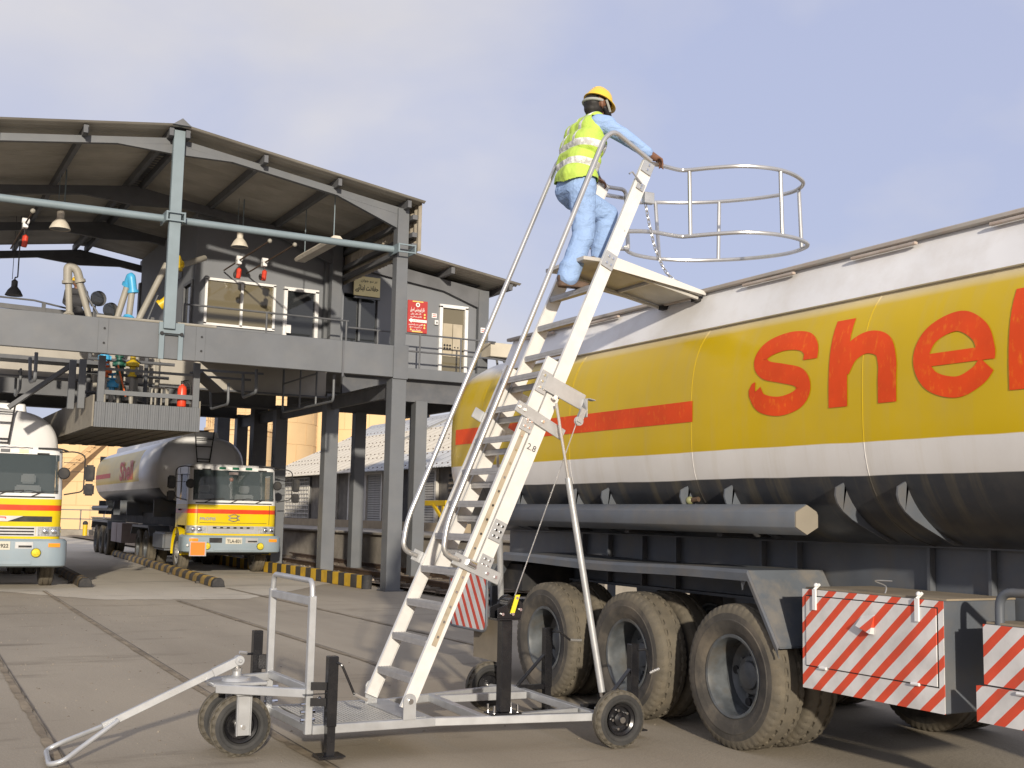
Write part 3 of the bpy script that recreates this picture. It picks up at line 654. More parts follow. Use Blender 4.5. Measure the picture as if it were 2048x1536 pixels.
b=MB(); b.box(6.55,6.7,28.6,34,5.13,top(6.6)); b.box(6.55,6.7,27.6,28.6,7.05,top(6.6)); b.box(6.551,6.699,27.6,27.75,5.13,7.05); b.build('side_wall',m_owall,OF)
b=MB(); b.box(14.2,14.35,27.75,34,5.13,7.6); b.build('side_wall',m_owall,OF)
b=MB(); b.box(6.5,14.3,33.9,34.1,5.13,8.0); b.build('back_wall',m_owall,OF)
b=MB(); b.box(6.7,14.2,27.8,33.9,7.75,7.80); b.build('ceiling',m_roofd,OF)
b=MB(); b.box(6.7,14.2,27.8,33.9,5.13,5.16); b.build('office_floor',m_roofd,OF)
b=MB(); b.box(14.02,14.32,27.44,27.59,5.2,top(14.2)); b.build('corner_pilaster',m_steel,OF,bev=.006)
b=MB(); b.box(9.72,10.18,27.42,27.59,5.2,top(10)); b.build('corner_pilaster',m_steel,OF,bev=.006)
P=lambda x,o:(x,27.47,rz(x)-.2-o)
b=MB(); b.prism([P(10.2,0),P(14.3,0),P(14.3,.55),P(13.0,.30),P(10.2,.36)],(0,.12,0)); b.build('wall_rafter',m_roofd,OF)
def wroof(x0,x1): return MB().grid(lambda u,v:(x0+(x1-x0)*v,(u-.5)*1.04,rz(x0+(x1-x0)*v)-9.12+.02*cos(u*2*pi*5)),lin(0,1,31),[0,1]).mesh('wing_roof_sheet',m_roof,sharp=60)
wr=wroof(10.3,14.85)
for k in range(7): piece('wing_roof_sheet',wr,OF,(0,27.15+1.02*k,9.13))
for x in (10.6,12.9,14.6):
    b=MB(); b.box(x-.05,x+.05,26.75,33.6,rz(x)-.19,rz(x)-.03); b.build('wing_purlin',m_roofd,OF)
fr=MB()
for a,c in (((6.82,6.0),(6.82,7.08)),((8.48,6.0),(8.48,7.08)),((6.79,6.0),(8.51,6.0)),((6.79,7.08),(8.51,7.08)),((7.68,6.0),(7.68,7.08))): fr.bar((a[0],27.58,a[1]),(c[0],27.58,c[1]),.06,.07,(0,1,0))
fr=fr.build('window_frame',m_white,OF)
for x0,x1 in ((6.86,7.65),(7.71,8.45)): MB().box(x0,x1,27.60,27.61,6.03,7.05).build('window_pane',m_win,fr)
def door(x0,x1,z0,z1,glass,name='door_frame'):
    f=MB()
    for x in (x0,x1): f.bar((x,27.57,z0),(x,27.57,z1),.09,.09,(0,1,0))
    f.bar((x0-.045,27.57,z1),(x1+.045,27.57,z1),.09,.09); f=f.build(name,m_white,OF,bev=.004)
    if glass: MB().box(x0+.045,x1-.045,27.6,27.62,z0+.02,z1-.05).build('door_pane',glass,f)
    return f
f=door(8.76,9.56,5.2,7.05,m_gdark); MB().box(8.78,8.9,27.48,27.52,5.95,6.15).build('lock_box',m_white,f)
f=door(12.97,13.71,5.26,7.07,m_win)
MB().box(13.05,13.32,27.575,27.59,5.75,6.62).build('door_panel',mat('tan door panel',(.40,.345,.25),.7),f); MB().box(13.34,13.61,27.575,27.59,5.75,6.62).build('door_panel',mat('tan door panel right',(.43,.375,.28),.7),f)
b=MB()
for i in range(3):
    for j in range(2):
        b.cyl((13.1+.08*i,27.574,5.96+.08*j),(13.1+.08*i,27.565,5.96+.08*j),.03,n=10)
    b.cyl((13.4+.09*i,27.574,6.0),(13.4+.09*i,27.565,6.0),.022,n=8)
b.build('door_vents',m_dark,f)
for x0,x1 in ((10.28,10.72),(10.76,11.2)): MB().box(x0+.02,x1-.02,27.68,27.70,5.2,7.05).build('entrance_pane',m_gdark,OF)
b=MB(); b.bar((10.72,27.62,5.2),(10.72,27.62,7.12),.05,.05,(0,1,0)); b.build('entrance_mullion',m_steel,OF)
# side door of the office facing left
f=MB(); f.box(6.50,6.549,27.72,27.8,5.2,7.05); f.box(6.50,6.549,28.5,28.58,5.2,7.05); f.box(6.50,6.549,27.8,28.5,6.98,7.05); f=f.build('door_frame',m_steel2,OF); MB().box(6.56,6.58,27.8,28.5,5.2,6.98).build('door_pane',m_gdark,f)
MB().box(6.53,6.548,28.9,29.6,7.3,7.75).build('notice_panel',m_steel,OF)
# signs
FORM={'ا':'ﺍﺎ','ب':'ﺏﺐﺑﺒ','پ':'ﭖﭗﭘﭙ','ت':'ﺕﺖﺗﺘ','ج':'ﺝﺞﺟﺠ','ح':'ﺡﺢﺣﺤ','خ':'ﺥﺦﺧﺨ','د':'ﺩﺪ','ر':'ﺭﺮ','ز':'ﺯﺰ','ڑ':'ﮌﮍ','س':'ﺱﺲﺳﺴ','ص':'ﺹﺺﺻﺼ','ظ':'ﻅﻆﻇﻈ','ف':'ﻑﻒﻓﻔ','ک':'ﮎﮏﮐﮑ','گ':'ﮒﮓﮔﮕ','ل':'ﻝﻞﻟﻠ','م':'ﻡﻢﻣﻤ','ن':'ﻥﻦﻧﻨ','و':'ﻭﻮ','ہ':'ﮦﮧﮨﮩ','ی':'ﯼﯽﯾﯿ','ے':'ﮮﮯ','ئ':'ﺉﺊﺋﺌ','ط':'ﻁﻂﻃﻄ','ع':'ﻉﻊﻋﻌ'}
def urdu(s):
    out=''; ok=lambda c:c in FORM
    for i,c in enumerate(s):
        if not ok(c): out+=c; continue
        pj=i>0 and ok(s[i-1]) and len(FORM[s[i-1]])==4; nj=len(FORM[c])==4 and i+1<len(s) and ok(s[i+1])
        out+=FORM[c][(1 if pj else 0) if not nj else (3 if pj else 2)]
    return out[::-1]
def textmesh(s,h,name,width=None,bold=0,ext=.004):
    c=bpy.data.curves.new(name,'FONT'); c.body=s; c.size=1; c.align_x='CENTER'; c.align_y='CENTER'; c.offset=bold; c.resolution_u=3
    o=bpy.data.objects.new(name,c); COL.objects.link(o); me=bpy.data.meshes.new_from_object(o.evaluated_get(bpy.context.evaluated_depsgraph_get()))
    bpy.data.objects.remove(o); bpy.data.curves.remove(c)
    xs=[v.co.x for v in me.vertices] or [0]; ys=[v.co.y for v in me.vertices] or [0]
    W=max(xs)-min(xs) or 1; H=max(ys)-min(ys) or 1; cx,cy=(max(xs)+min(xs))/2,(max(ys)+min(ys))/2
    sy=h/H; sx=sy if width is None else width/W
    for v in me.vertices: v.co=V(((v.co.x-cx)*sx,(v.co.y-cy)*sy,0))
    me.name=name; return me
def text(s,h,mm,parent,loc,width=None,rot=(pi/2,0,0),bold=0,name='lettering'):
    me=textmesh(s,h,name,width,bold); me.materials.append(mm); return piece(name,me,parent,loc,rot)
m_ink=mat('black ink',(.02,.02,.02),.7,var=0); m_wink=mat('white print',(.8,.78,.74),.6,var=0); m_yink=mat('yellow print',(.75,.58,.15),.6,var=0)
o=thing('safety_sign','pale yellow sign with black Urdu lettering above the dark doorway','sign',(10.8,27.45,7.32))
MB().box(10.46,11.17,27.40,27.43,7.06,7.56).build('sign_board',mat('pale yellow sign board',(.72,.62,.32),.6,var=.06),o,bev=.006)
text(urdu('حفاظت اپنائیے'),.20,m_ink,o,(10.81,27.395,7.25),.62,bold=.02); text(urdu('ہر دو جوان'),.09,m_ink,o,(10.86,27.395,7.45),.44,bold=.01)
MB().box(10.5,11.2,27.43,27.5,7.0,7.05).build('sign_bracket',m_roofd,o)
o=thing('emergency_sign','tall red sign with white Urdu lettering and white arrow on the office wall','sign',(12.3,27.56,6.7))
MB().box(12.02,12.58,27.56,27.585,6.29,7.13).build('sign_board',mat('red sign board',(.42,.035,.03),.5,var=.05),o,bev=.004)
for z in (7.105,6.315): MB().box(12.15,12.45,27.553,27.558,z-.013,z+.013).build('yellow_bar',m_yink,o)
b=MB(); b.lathe((12.30,27.556,7.02),(0,1,0),[(.058,0),(.058,-.003),(.028,-.003),(.028,0)],20); b.build('round_emblem',m_wink,o); MB().cyl((12.3,27.556,7.02),(12.3,27.552,7.02),.018,n=12).build('emblem_centre',m_ink,o)
text(urdu('فائر ایمرجنسی اصول'),.13,m_wink,o,(12.29,27.552,6.885),.40,bold=.02)
for z,s,w_ in ((6.775,'آگ لگ جائے',.30),(6.70,'الارم بجائیں',.32),(6.50,'گاڑی بند رکھیں',.40),(6.43,'سگریٹ منع',.34),(6.36,'خبردار رہیں',.30)):
    text(urdu(s),.055,m_wink,o,(12.25,27.552,z),w_,bold=.02)
    x=12.50 if z>6.4 else 12.12; MB().cyl((x,27.556,z),(x,27.552,z),.026,n=12).build('yellow_dot',m_yink,o)
b=MB(); b.prism([(12.05,27.552,6.60),(12.13,27.552,6.665),(12.13,27.552,6.635),(12.56,27.552,6.635),(12.56,27.552,6.565),(12.13,27.552,6.565),(12.13,27.552,6.535)],(0,.004,0)); b.build('white_arrow',m_wink,o)
text(urdu('محفوظ مقام'),.04,m_red,o,(12.32,27.549,6.60),.3)
for label,(x0,x1,z0,z1) in (('small white notice with red lettering left of the right door',(12.72,12.86,6.73,6.85)),('small white notice on the office corner pilaster',(14.08,14.22,6.44,6.58))):
    o=thing('notice',label,'notice',(x0,27.56,z0)); y=27.585 if x0<14 else 27.425
    MB().box(x0,x1,y,y+.012,z0,z1).build('notice_board',m_white,o)
    for k in range(2): MB().box(x0+.02,x1-.02,y-.003,y-.001,z0+.03+.045*k,z0+.048+.045*k).build('red_line',m_red,o)
o=thing('switch_box','small white switch box with black switch beside the right door','switch box',(12.85,27.56,6.6))
MB().box(12.79,12.89,27.53,27.59,6.55,6.67).build('box_body',m_white,o,bev=.006); MB().box(12.825,12.86,27.52,27.529,6.58,6.63).build('switch',m_dark,o)
o=thing('equipment_box','weathered white cabinet on a grey pipe frame beside the office corner','cabinet',(14.6,27,5.75))
MB().box(14.12,15.12,26.9,27.5,5.76,6.13).build('cabinet_body',mat('weathered cream cabinet',(.55,.50,.40),.7,var=.12,dirt=DIRT,da=.35,ds=5),o,bev=.012)
for x in (14.5,15.0,15.4):
    b=MB(); b.cyl((x,27.1,5.2),(x-.1,27.1,5.76),.03,n=8); b.build('leg',m_steel2,o)
b=MB(); b.cyl((14.6,27.1,5.72),(14.9,27.1,5.25),.03,n=8); b.build('brace',m_steel2,o); MB().cyl((15.2,26.95,5.55),(15.2,27.05,5.55),.12,n=16).build('fan_ring',m_steel2,o)
b=MB(); b.box(14.3,15.9,26.7,27.6,5.13,5.2); b.build('shelf',m_steel2,o)
# ------------------------------------------------------------ wheels (axle along x, outer face towards -x)
def tyre_mesh(name,R,W,bead,n=120,notch=5,side=None,tread=None,deep=.014):
    k=R/.51; h=W/2
    prof=[(-h+.035,bead,0),(-h+.014,bead+.03*k,0),(-h+.006,bead+.05*k,0),(-h+.003,bead+.055*k,0),(-h,bead+.10*k,0),(-h-.0025,bead+.105*k,0),(-h-.0025,bead+.113*k,0),(-h+.001,bead+.118*k,0),(-h+.003,R-.065*k,0),(-h+.014,R-.024*k,1),(-h+.030,R-.006*k,1),(-h*.52,R,0),(-h*.47,R-.013*k,2),(-h*.33,R-.013*k,2),(-h*.28,R+.001,0)]
    prof=prof+[(-x,r,f) for x,r,f in prof[::-1]]
    b=MB(); N=len(prof); vs=[]
    for i in range(n):
        a=2*pi*i/n
        for j,(x,r,f) in enumerate(prof):
            ph=(i+(notch//2 if x>0 else 0))%notch
            if f==1 and ph<max(1,notch*2//5): r-=deep; x*=.98
            if f==2: x+=.008*k*(1 if (i//3)%2 else -1)
            vs.append((x,r*cos(a),r*sin(a)))
    o=len(b.v); b.v+=[V(p) for p in vs]
    for i in range(n):
        for j in range(N-1):
            b.f.append((i*N+j,i*N+j+1,((i+1)%n)*N+j+1,((i+1)%n)*N+j)); b.m.append(1 if 8<=j<N-9 else 0)
    return b.mesh(name,[side or m_rub,tread or m_rubt],sharp=28)
def rim_mesh(name,bead,W,deep,m,hub=m_rim,nut=10,conv=False,flat=False):
    h=W/2; b=MB(); ax=(1,0,0)
    d=deep
    b.lathe((0,0,0),ax,[(bead-.02,-h+.06),(bead+.012,-h+.03),(bead+.006,-h+.018),(bead-.012,-h+.022),(bead-.024,-h+.06),(bead-.03,d-.02),(bead-.055,d),(bead*.62,d+.012),(bead*.5,d-.0),(bead*.47,d-.05),(bead*.36,d-(.075 if not flat else .055)),(bead*.33,d-(.16 if not flat else .075)*(1 if not conv else .6)),(bead*.2,d-(.175 if not flat else .085)*(1 if not conv else .65)),(0,d-(.18 if not flat else .085)*(1 if not conv else .65))],40)
    b.lathe((0,0,0),ax,[(bead-.03,h-.02),(bead+.01,h-.03),(bead-.035,h-.09),(bead-.035,d+.03)],32)
    for i in range(nut):
        a=2*pi*i/nut; r=bead*.55; b.cyl((d+.012,r*cos(a),r*sin(a)),(d-.035,r*cos(a),r*sin(a)),.017,n=6)
    for i in range(5):
        a=2*pi*(i+.5)/5; r=bead*.76; b.mi=1; b.cyl((d-.012,r*cos(a),r*sin(a)),(d-.002,r*cos(a),r*sin(a)),.03,n=10); b.mi=0
    return b.mesh(name,[m,m_dark],sharp=40)
ty=tyre_mesh('tyre',.51,.275,.285,208,4,deep=.006); ty_lo=tyre_mesh('tyre',.51,.275,.285,60,4,deep=.009)
rm_out=rim_mesh('wheel',.285,.275,.11,m_rim,flat=True); rm_in=rim_mesh('wheel',.285,.275,-.05,m_rim)
m_wsil=mat('scuffed silver wheel',(.42,.42,.41),.4,.4,var=.2,vs=12,dirt=DIRT,da=.5,ds=8)
rm_fr=rim_mesh('wheel',.285,.275,-.06,m_wsil,conv=True)
def wheel(parent,loc,rot=0,rim=rm_out,tyre=ty,roll=0):
    w_=piece('wheel',rim,parent,loc,(roll,0,rot)); link('tyre',tyre,w_); return w_
# ------------------------------------------------------------ tanker trailer
XC,HW,HH,ZC,NE=6.75,1.24,.95,2.38,3.0
T=thing('tanker_trailer','large yellow and white fuel tanker trailer with red hand painted lettering filling the right side','tanker trailer',(6.75,6,0))
def bandmat(name,stops,rough=.35,dirt=(.35,.29,.2),da=.12,coat=.12,spec=.3):
    M=Mat(name,(1,1,1),rough,var=.07,vs=.9,dirt=dirt,da=da,ds=3,coat=coat,spec=spec); nt=M.nt
    s=nd(nt,'ShaderNodeSeparateXYZ'); nt.links.new(M.vec,s.inputs[0]); c=stops[0][1]
    wob=mth(nt,'ADD',s.outputs[2],mth(nt,'MULTIPLY',nse(nt,M.vec,1.2,3,.5,.2,.8),.012))
    for z,col,soft in stops[1:]:
        r=nd(nt,'ShaderNodeMapRange'); r.inputs[1].default_value=z-soft; r.inputs[2].default_value=z+soft; nt.links.new(wob,r.inputs[0]); c=mixc(nt,r.outputs[0],c,col)
    return M,c
YT=(.57,.39,.001); WT=(.74,.73,.71); DT=(.035,.038,.045)
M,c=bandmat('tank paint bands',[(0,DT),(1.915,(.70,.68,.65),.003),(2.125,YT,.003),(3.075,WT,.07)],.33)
# faint vertical plate waves and grime runs
gr=nse(M.nt,mapp(M.nt,M.vec,(.6,7,.5)),1.0,5,.6,.5,.75); c=mixc(M.nt,mth(M.nt,'MULTIPLY',gr,.22),c,(.42,.33,.15)); 
lf=nse(M.nt,mapp(M.nt,M.vec,(.3,.55,.2)),1.0,2,.5,.2,.8); M.bmp(lf,.25,.05)
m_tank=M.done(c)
def tx(z,off=0): 
    t=min(1,abs((z-ZC)/HH)); return XC-HW*(1-t**NE)**(1/NE)-off
def sect(th,k=1.0):
    c_,s_=cos(th),sin(th); sg=lambda v:(1 if v>=0 else -1)
    return XC+k*HW*sg(c_)*abs(c_)**(2/NE), ZC+(k if k==1 else k**.9 if k>0 else 0)*HH*sg(s_)*abs(s_)**(2/NE)
b=MB(); ys=[(-.35,0),(-.30,.45),(-.2,.78),(-.05,.94),(.15,1)]+[(y,1) for y in lin(.6,11.2,18)]+[(11.45,.965),(11.62,.88),(11.76,.7),(11.84,.42),(11.87,0)]
def tp(i,th): y,k=ys[i]; x,z=sect(th,k); return (x,y,z)
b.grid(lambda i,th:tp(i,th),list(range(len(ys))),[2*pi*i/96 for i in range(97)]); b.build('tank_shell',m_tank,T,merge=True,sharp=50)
m_weld=mat('painted weld seam',(.60,.52,.30),.5,var=.15)
for y in (1.9,3.65,5.42,7.18,8.95,10.7):
    b=MB(); P=[]
    for th in [2*pi*i/80 for i in range(80)]:
        x,z=sect(th); P.append((XC+(x-XC)*.9995,y,ZC+(z-ZC)*.9995))
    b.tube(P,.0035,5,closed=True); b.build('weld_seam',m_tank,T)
# top coaming, rails
m_coam=mat('white coaming paint',(.78,.78,.78),.5,var=.10,vs=.8,dirt=(.42,.35,.26),da=.35,ds=2.5)
for s in (-1,1):
    X=lambda x: XC+s*(XC-x)*-1 if s==1 else x
    fx=(lambda x:x) if s==-1 else (lambda x:2*XC-x)
    b=MB(); b.prism([(fx(5.67),.3,3.09),(fx(5.80),.3,3.405),(fx(5.84),.3,3.405),(fx(5.80),.3,3.08)],(0,10.25,0)); b.build('coaming',m_coam,T)
    b=MB(); b.box(min(fx(5.755),fx(5.815)),max(fx(5.755),fx(5.815)),.25,10.62,3.408,3.440); b.build('top_rail',m_silver if 0 else mat('worn rail paint',(.40,.37,.33),.6,var=.2,vs=3,dirt=(.3,.17,.1),da=.5,ds=6),T,bev=.006)
    bm_=MB().box(-.018,.012,0,.56,-.028,-.008).mesh('rail_bracket',mat('rusty bracket',(.46,.40,.35),.65,var=.2,dirt=(.35,.2,.12),da=.6,ds=7),bev=.004)
    for k in range(9): piece('rail_bracket',bm_,T,(fx(5.757),.7+1.12*k,3.402))
b=MB(); b.prism([(5.80,10.5,3.05),(7.70,10.5,3.05),(7.70,10.5,3.37),(5.80,10.5,3.37)],(0,.04,0)); b.build('coaming_end',m_coam,T)
b=MB(); b.box(5.82,7.68,.3,10.5,3.30,3.31); b.build('top_walkway',mat('walkway mesh',(.25,.25,.25),.8,var=.2),T)
for k in range(4):
    b=MB(); b.lathe((6.75,1.5+2.6*k,3.31),(0,0,1),[(.30,0),(.30,.07),(.26,.09),(.26,.12),(0,.13)],20); b.build('manhole_lid',m_silver,T)
# red stripe and lettering: paint films lying on the shell
M=Mat('hand painted red',(.70,.07,.004),.5,var=.12,vs=3,spec=.3); 
st=nse(M.nt,mapp(M.nt,M.vec,(1,5,2.5),(.5,0,0)),5,5,.65,.56,.75); cc_=mixc(M.nt,mth(M.nt,'MULTIPLY',st,.75),(.70,.065,.004),(.78,.22,.006)); m_let=M.done(cc_)
b=MB(); b.grid(lambda y,z:(tx(z,.0035),y,z),lin(7.16,11.25,30),lin(2.35,2.51,5)); b.build('red_stripe',m_let,T)
def film(name,polys2d):    # polys: list of quads strips in (y,z)
    b=MB()
    for strip in polys2d:
        for (l0,r0),(l1,r1) in zip(strip,strip[1:]):
            n=4; vs=[]
            for (l,r) in ((l0,r0),(l1,r1)):
                for k in range(n+1):
                    y=l[0]+(r[0]-l[0])*k/n; z=l[1]+(r[1]-l[1])*k/n; vs.append((tx(z,.0045),y,z))
            b.add(vs,[(k,k+1,n+2+k,n+1+k) for k in range(n)])
    return b.build(name,m_let,T,merge=True)
def ribbon(pts,w0,w1=None,n=8,cr_=True):
    P=crom([(p[0],p[1],0) for p in pts],n) if cr_ else [V((pts[0][0]+(pts[1][0]-pts[0][0])*k/10,pts[0][1]+(pts[1][1]-pts[0][1])*k/10,0)) for k in range(11)]; out=[]
    for i,p in enumerate(P):
        t=(P[min(i+1,len(P)-1)]-P[max(i-1,0)]).normalized(); nrm=V((-t.y,t.x,0)); wd=(w0+(w1-w0)*i/(len(P)-1) if w1 else w0)/2
        out.append(((p+nrm*wd),(p-nrm*wd)))
    return out
def glyph(strokes,yl,yr,zb,zt,name):
    # strokes in unit box (u right, v up), widths in units of box height
    Hh=zt-zb; Wy=yl-yr; asp=Wy/Hh; polys=[]
    for pts,wd,sm in strokes:
        q=ribbon([(u*asp,v) for u,v in pts],wd,None,8,sm)
        polys.append([((yl-l.x*Hh,zb+l.y*Hh),(yl-r.x*Hh,zb+r.y*Hh)) for l,r in q])
    return film(name,polys)
for (yl,yr,zb,zt,st_) in (
  (6.50,5.86,2.352,2.90,[([(.94,.63),(.93,.76),(.80,.875),(.52,.915),(.24,.85),(.145,.71),(.25,.575),(.52,.50),(.78,.42),(.86,.28),(.76,.145),(.48,.085),(.20,.15),(.095,.29),(.095,.31)],.245,True)]),
  (5.715,5.13,2.352,2.935,[([(.145,0),(.145,1)],.285,False),([(.20,.42),(.33,.60),(.55,.685),(.78,.62),(.86,.44),(.862,.25),(.862,0)],.255,True)]),
  (5.02,4.40,2.352,2.845,[([(.16,.46),(.94,.46)],.155,False),([(.875,.39),(.875,.50),(.79,.73),(.54,.895),(.24,.78),(.125,.50),(.24,.215),(.54,.10),(.78,.20),(.885,.33)],.25,True)]),
  (4.325,4.165,2.352,2.93,[([(.5,0),(.5,1)],.275,False)]),(4.06,3.90,2.352,2.93,[([(.5,0),(.5,1)],.275,False)])):
    glyph(st_,yl,yr,zb,zt,'lettering')
# chassis
for x in (6.22,7.20):
    b=MB(); b.box(x,x+.05,-.5,11.3,1.02,1.455); b.build('chassis_rail',m_chas,T)
    b=MB(); b.box(x-.07,x+.12,-.5,11.3,1.457,1.482); b.build('chassis_flange',m_chas,T); b=MB(); b.box(x-.07,x+.12,-.5,11.3,.995,1.018); b.build('chassis_flange',m_chas,T)
stm=MB().box(-.05,0,-.012,.012,1.02,1.455).mesh('stiffener',m_chas)
for y in (9.75,9.3,8.75,8.25,7.15,6.75,5.5,5.02,3.9,3.4): piece('stiffener',stm,T,(6.215,y,0)); 
for y in (10.8,8.3,6.1,3.6,1.2):
    b=MB(); b.box(6.28,7.19,y-.04,y+.04,1.1,1.4); b.build('cross_member',m_dark,T)
def saddle(y):
    b=MB(); zs=lin(1.885,1.50,9); inn=[]; 
    for z in zs: inn.append((tx(max(z,1.445)),z))
    outp=[(inn[i][0]-(.016+.11*sin(pi*min(1,i/6.5))**.8)-(.0),inn[i][1]-.02*i/8) for i in range(9)]
    pts=[(5.62,1.885)]+outp[1:]+[(6.15,1.485),(6.42,1.485),(6.42,1.45)]
    inn2=[(x+.02,z) for x,z in inn]+[(6.45,1.46)]
    poly=[(x,y,z) for x,z in pts]+[(x,y,z) for x,z in inn2[::-1]]
    b.prism(poly,(0,.014,0)); b.build('saddle',m_chas,T)
for y in (8.93,8.41,7.31,6.78,5.66,5.14,3.6,3.1,1.6,1.1,10.4,9.95): saddle(y)
# hexagonal hose carrier
b=MB(); hx=[(5.53+.118*sin(a),1.622+.105*cos(a)) for a in [2*pi*i/6 for i in range(6)]]
b.prism([(x,5.96,z) for x,z in hx],(0,4.35,0)); b.build('hose_carrier',m_chas,T,bev=.004)
b=MB(); b.prism([(x,5.948,z) for x,z in [(5.53+.112*sin(a),1.622+.099*cos(a)) for a in [2*pi*i/6 for i in range(6)]]],(0,.011,0)); b.build('carrier_lid',mat('tan carrier lid',(.27,.24,.19),.6,var=.12),T)
for y in (6.9,8.1,9.4):
    b=MB(); b.box(5.56,6.24,y-.03,y+.03,1.49,1.525); b.build('carrier_bracket',m_dark,T)
b=MB(); b.sph((5.585,7.29,1.755),.032,12,8); q=b.build('marker_lamp',mat('dim lamp glass',(.28,.28,.14),.15,.2),T); b=MB(); b.cyl((5.585,7.29,1.755),(5.60,7.2,1.765),.02,n=8); b.build('lamp_bracket',m_rust,q)
# mudguard over the three axles
def gz(y): return 1.262+(.0 if y<7 else -.018*sin((y-7)*1.1)**2)
b=MB(); yy=lin(6.6,10.1,22)
sec=[(6.55,6.28)]; prof=[(6.19,.765),(6.51,gz(6.6))]+[(y,gz(y)) for y in yy[1:]]+[(10.45,.93)]
b.grid(lambda i,x:(x,prof[i][0],prof[i][1]),list(range(len(prof))),[5.50,6.20]); b.grid(lambda i,x:(x,prof[i][0],prof[i][1]-.012),list(range(len(prof))),[5.50,6.20]); 
b.build('mudguard',mat('dusty mudguard paint',(.11,.125,.145),.5,var=.15,dirt=(.33,.27,.19),da=.95,ds=1.5),T,sharp=30)
b=MB(); b.grid(lambda i,k:((5.497,prof[i][0],prof[i][1]+.004),(5.485,prof[i][0],prof[i][1]-.02),(5.49,prof[i][0],prof[i][1]-.075),(5.503,prof[i][0],prof[i][1]-.075))[k],list(range(len(prof))),[0,1,2,3]); b.build('mudguard_lip',m_chas,T,sharp=30)
b=MB(); b.prism([(5.52,6.55,1.2),(5.52,6.60,1.12),(5.52,6.62,1.2)],(.02,0,0)); b.build('mudguard_gusset',m_chas,T)
for y in (6.72,8.04,9.36):
    for x,rot,rim in ((5.64,0,rm_out),(5.95,pi,rm_in),(7.55,0,rm_in),(7.86,pi,rm_out)):
        wheel(T,(x,y,.505),rot,rim,ty,roll=random.random()*6)
    b=MB(); b.cyl((5.7,y,.505),(7.8,y,.505),.075,n=14); b.build('axle',m_dark,T)
    for x in (6.25,7.22):
        b=MB()
        for k in range(5): b.box(x-.045,x+.045,y-.52+.07*k,y+.52-.07*k,.60+.016*(4-k),.614+.016*(4-k))
        b.build('leaf_spring',m_dark,T)
for y in (6.0,7.33,8.7,10.03):
    for x in (6.25,7.22):
        b=MB(); b.prism([(x-.06,y-.16,1.0),(x-.06,y+.16,1.0),(x-.06,y+.09,.62),(x-.06,y-.09,.62)],(.12,0,0)); b.build('spring_hanger',m_chas,T)
b=MB(); b.box(5.62,6.2,9.95,10.35,.9,1.15); b.build('valve_box',m_dark,T)
# striped tool boxes
m_str=stripemat('red and white hazard stripes',.180,(.66,.075,.03),(.66,.645,.63),dirt=.22,rough=.55,duty=.58,dv=(0,-1,-1.08),off=.32)
def toolbox(y0,y1,z0,z1,x0,x1,door,y_shift=0):
    b=MB(); b.box(x0,x0+.004,y0,y1,z0,z1); q=b.build('box_front',m_str,T)
    b=MB(); b.box(x0+.005,x1,y0,y1,z0,z1); b.build('tool_box',m_chas,T,bev=.006)
    b=MB(); b.box(x0+.03,x1,y0,y1,z1+.001,z1+.012); b.build('box_lid_dust',mat('dusty box top',(.27,.22,.155),.9,var=.2),T)
    if door:
        dy0,dy1,dz0,dz1=y0+.045,y1-.04,z0+.15,z1-.045
        b=MB(); g=.007; 
        b.box(x0-.0015,x0+.001,dy0-g,dy1+g,dz0-g,dz0); b.box(x0-.0015,x0+.001,dy0-g,dy1+g,dz1,dz1+g); b.box(x0-.0015,x0+.001,dy0-g,dy0,dz0,dz1); b.box(x0-.0015,x0+.001,dy1,dy1+g,dz0,dz1)
        b.build('door_gap',m_dark,T)
        b=MB(); b.box(x0-.008,x0-.002,dy0,dy1,dz0,dz1); dd=b.build('box_door',m_str,T,bev=.002)
        for y in (dy0+.16,dy1-.16):
            b=MB(); b.cyl((x0-.012,y-.03,dz0-.004),(x0-.012,y+.03,dz0-.004),.010,n=8); b.build('hinge',m_white,dd)
        for y in (y0+.18,y1-.13):
            b=MB(); b.box(x0-.022,x0-.009,y-.014,y+.014,z1-.13,z1+.005); b.cyl((x0-.02,y,z1),(x0+.03,y,z1+.035),.010,n=6); b.sph((x0+.0,y,z1+.03),.016,8,6); b.build('latch',m_white,dd)
        yc=(y0+y1)/2; b=MB(); b.prism([(x0-.009,yc+.05,z1-.14),(x0-.009,yc-.06,z1-.12),(x0-.05,yc-.055,z1-.235),(x0-.05,yc+.06,z1-.195)],(.004,0,.003)); b.prism([(x0-.009,yc-.06,z1-.12),(x0-.05,yc-.058,z1-.235),(x0-.009,yc-.056,z1-.24)],(0,.004,0)); b.build('pull_handle',m_str,dd)
    return q
toolbox(4.85,6.02,.522,1.165,5.55,6.18,True)
toolbox(3.2,4.575,.73,1.06,5.55,6.18,False)
b=MB(); b.box(5.515,5.545,3.2,4.60,.525,.722); b.build('box_skirt',m_str,T)
b=MB()
for y in (4.3,3.6): b.cyl((5.508,y-.03,.715),(5.508,y+.03,.715),.010,n=8)
b.build('hinge',m_white,T)
b=MB(); b.tube(fillet([(5.60,4.50,1.06),(5.60,4.50,1.24),(5.60,3.1,1.26),(5.60,3.1,1.06)],.09,6),.026,12); b.build('guard_hoop',m_chas,T)
b=MB(); b.tube(crom([(5.62,5.36,1.17),(5.63,5.36,1.22),(5.60,5.42,1.25),(5.62,5.30,1.255)],5),.004,5); b.build('loose_wire',m_galv,T)
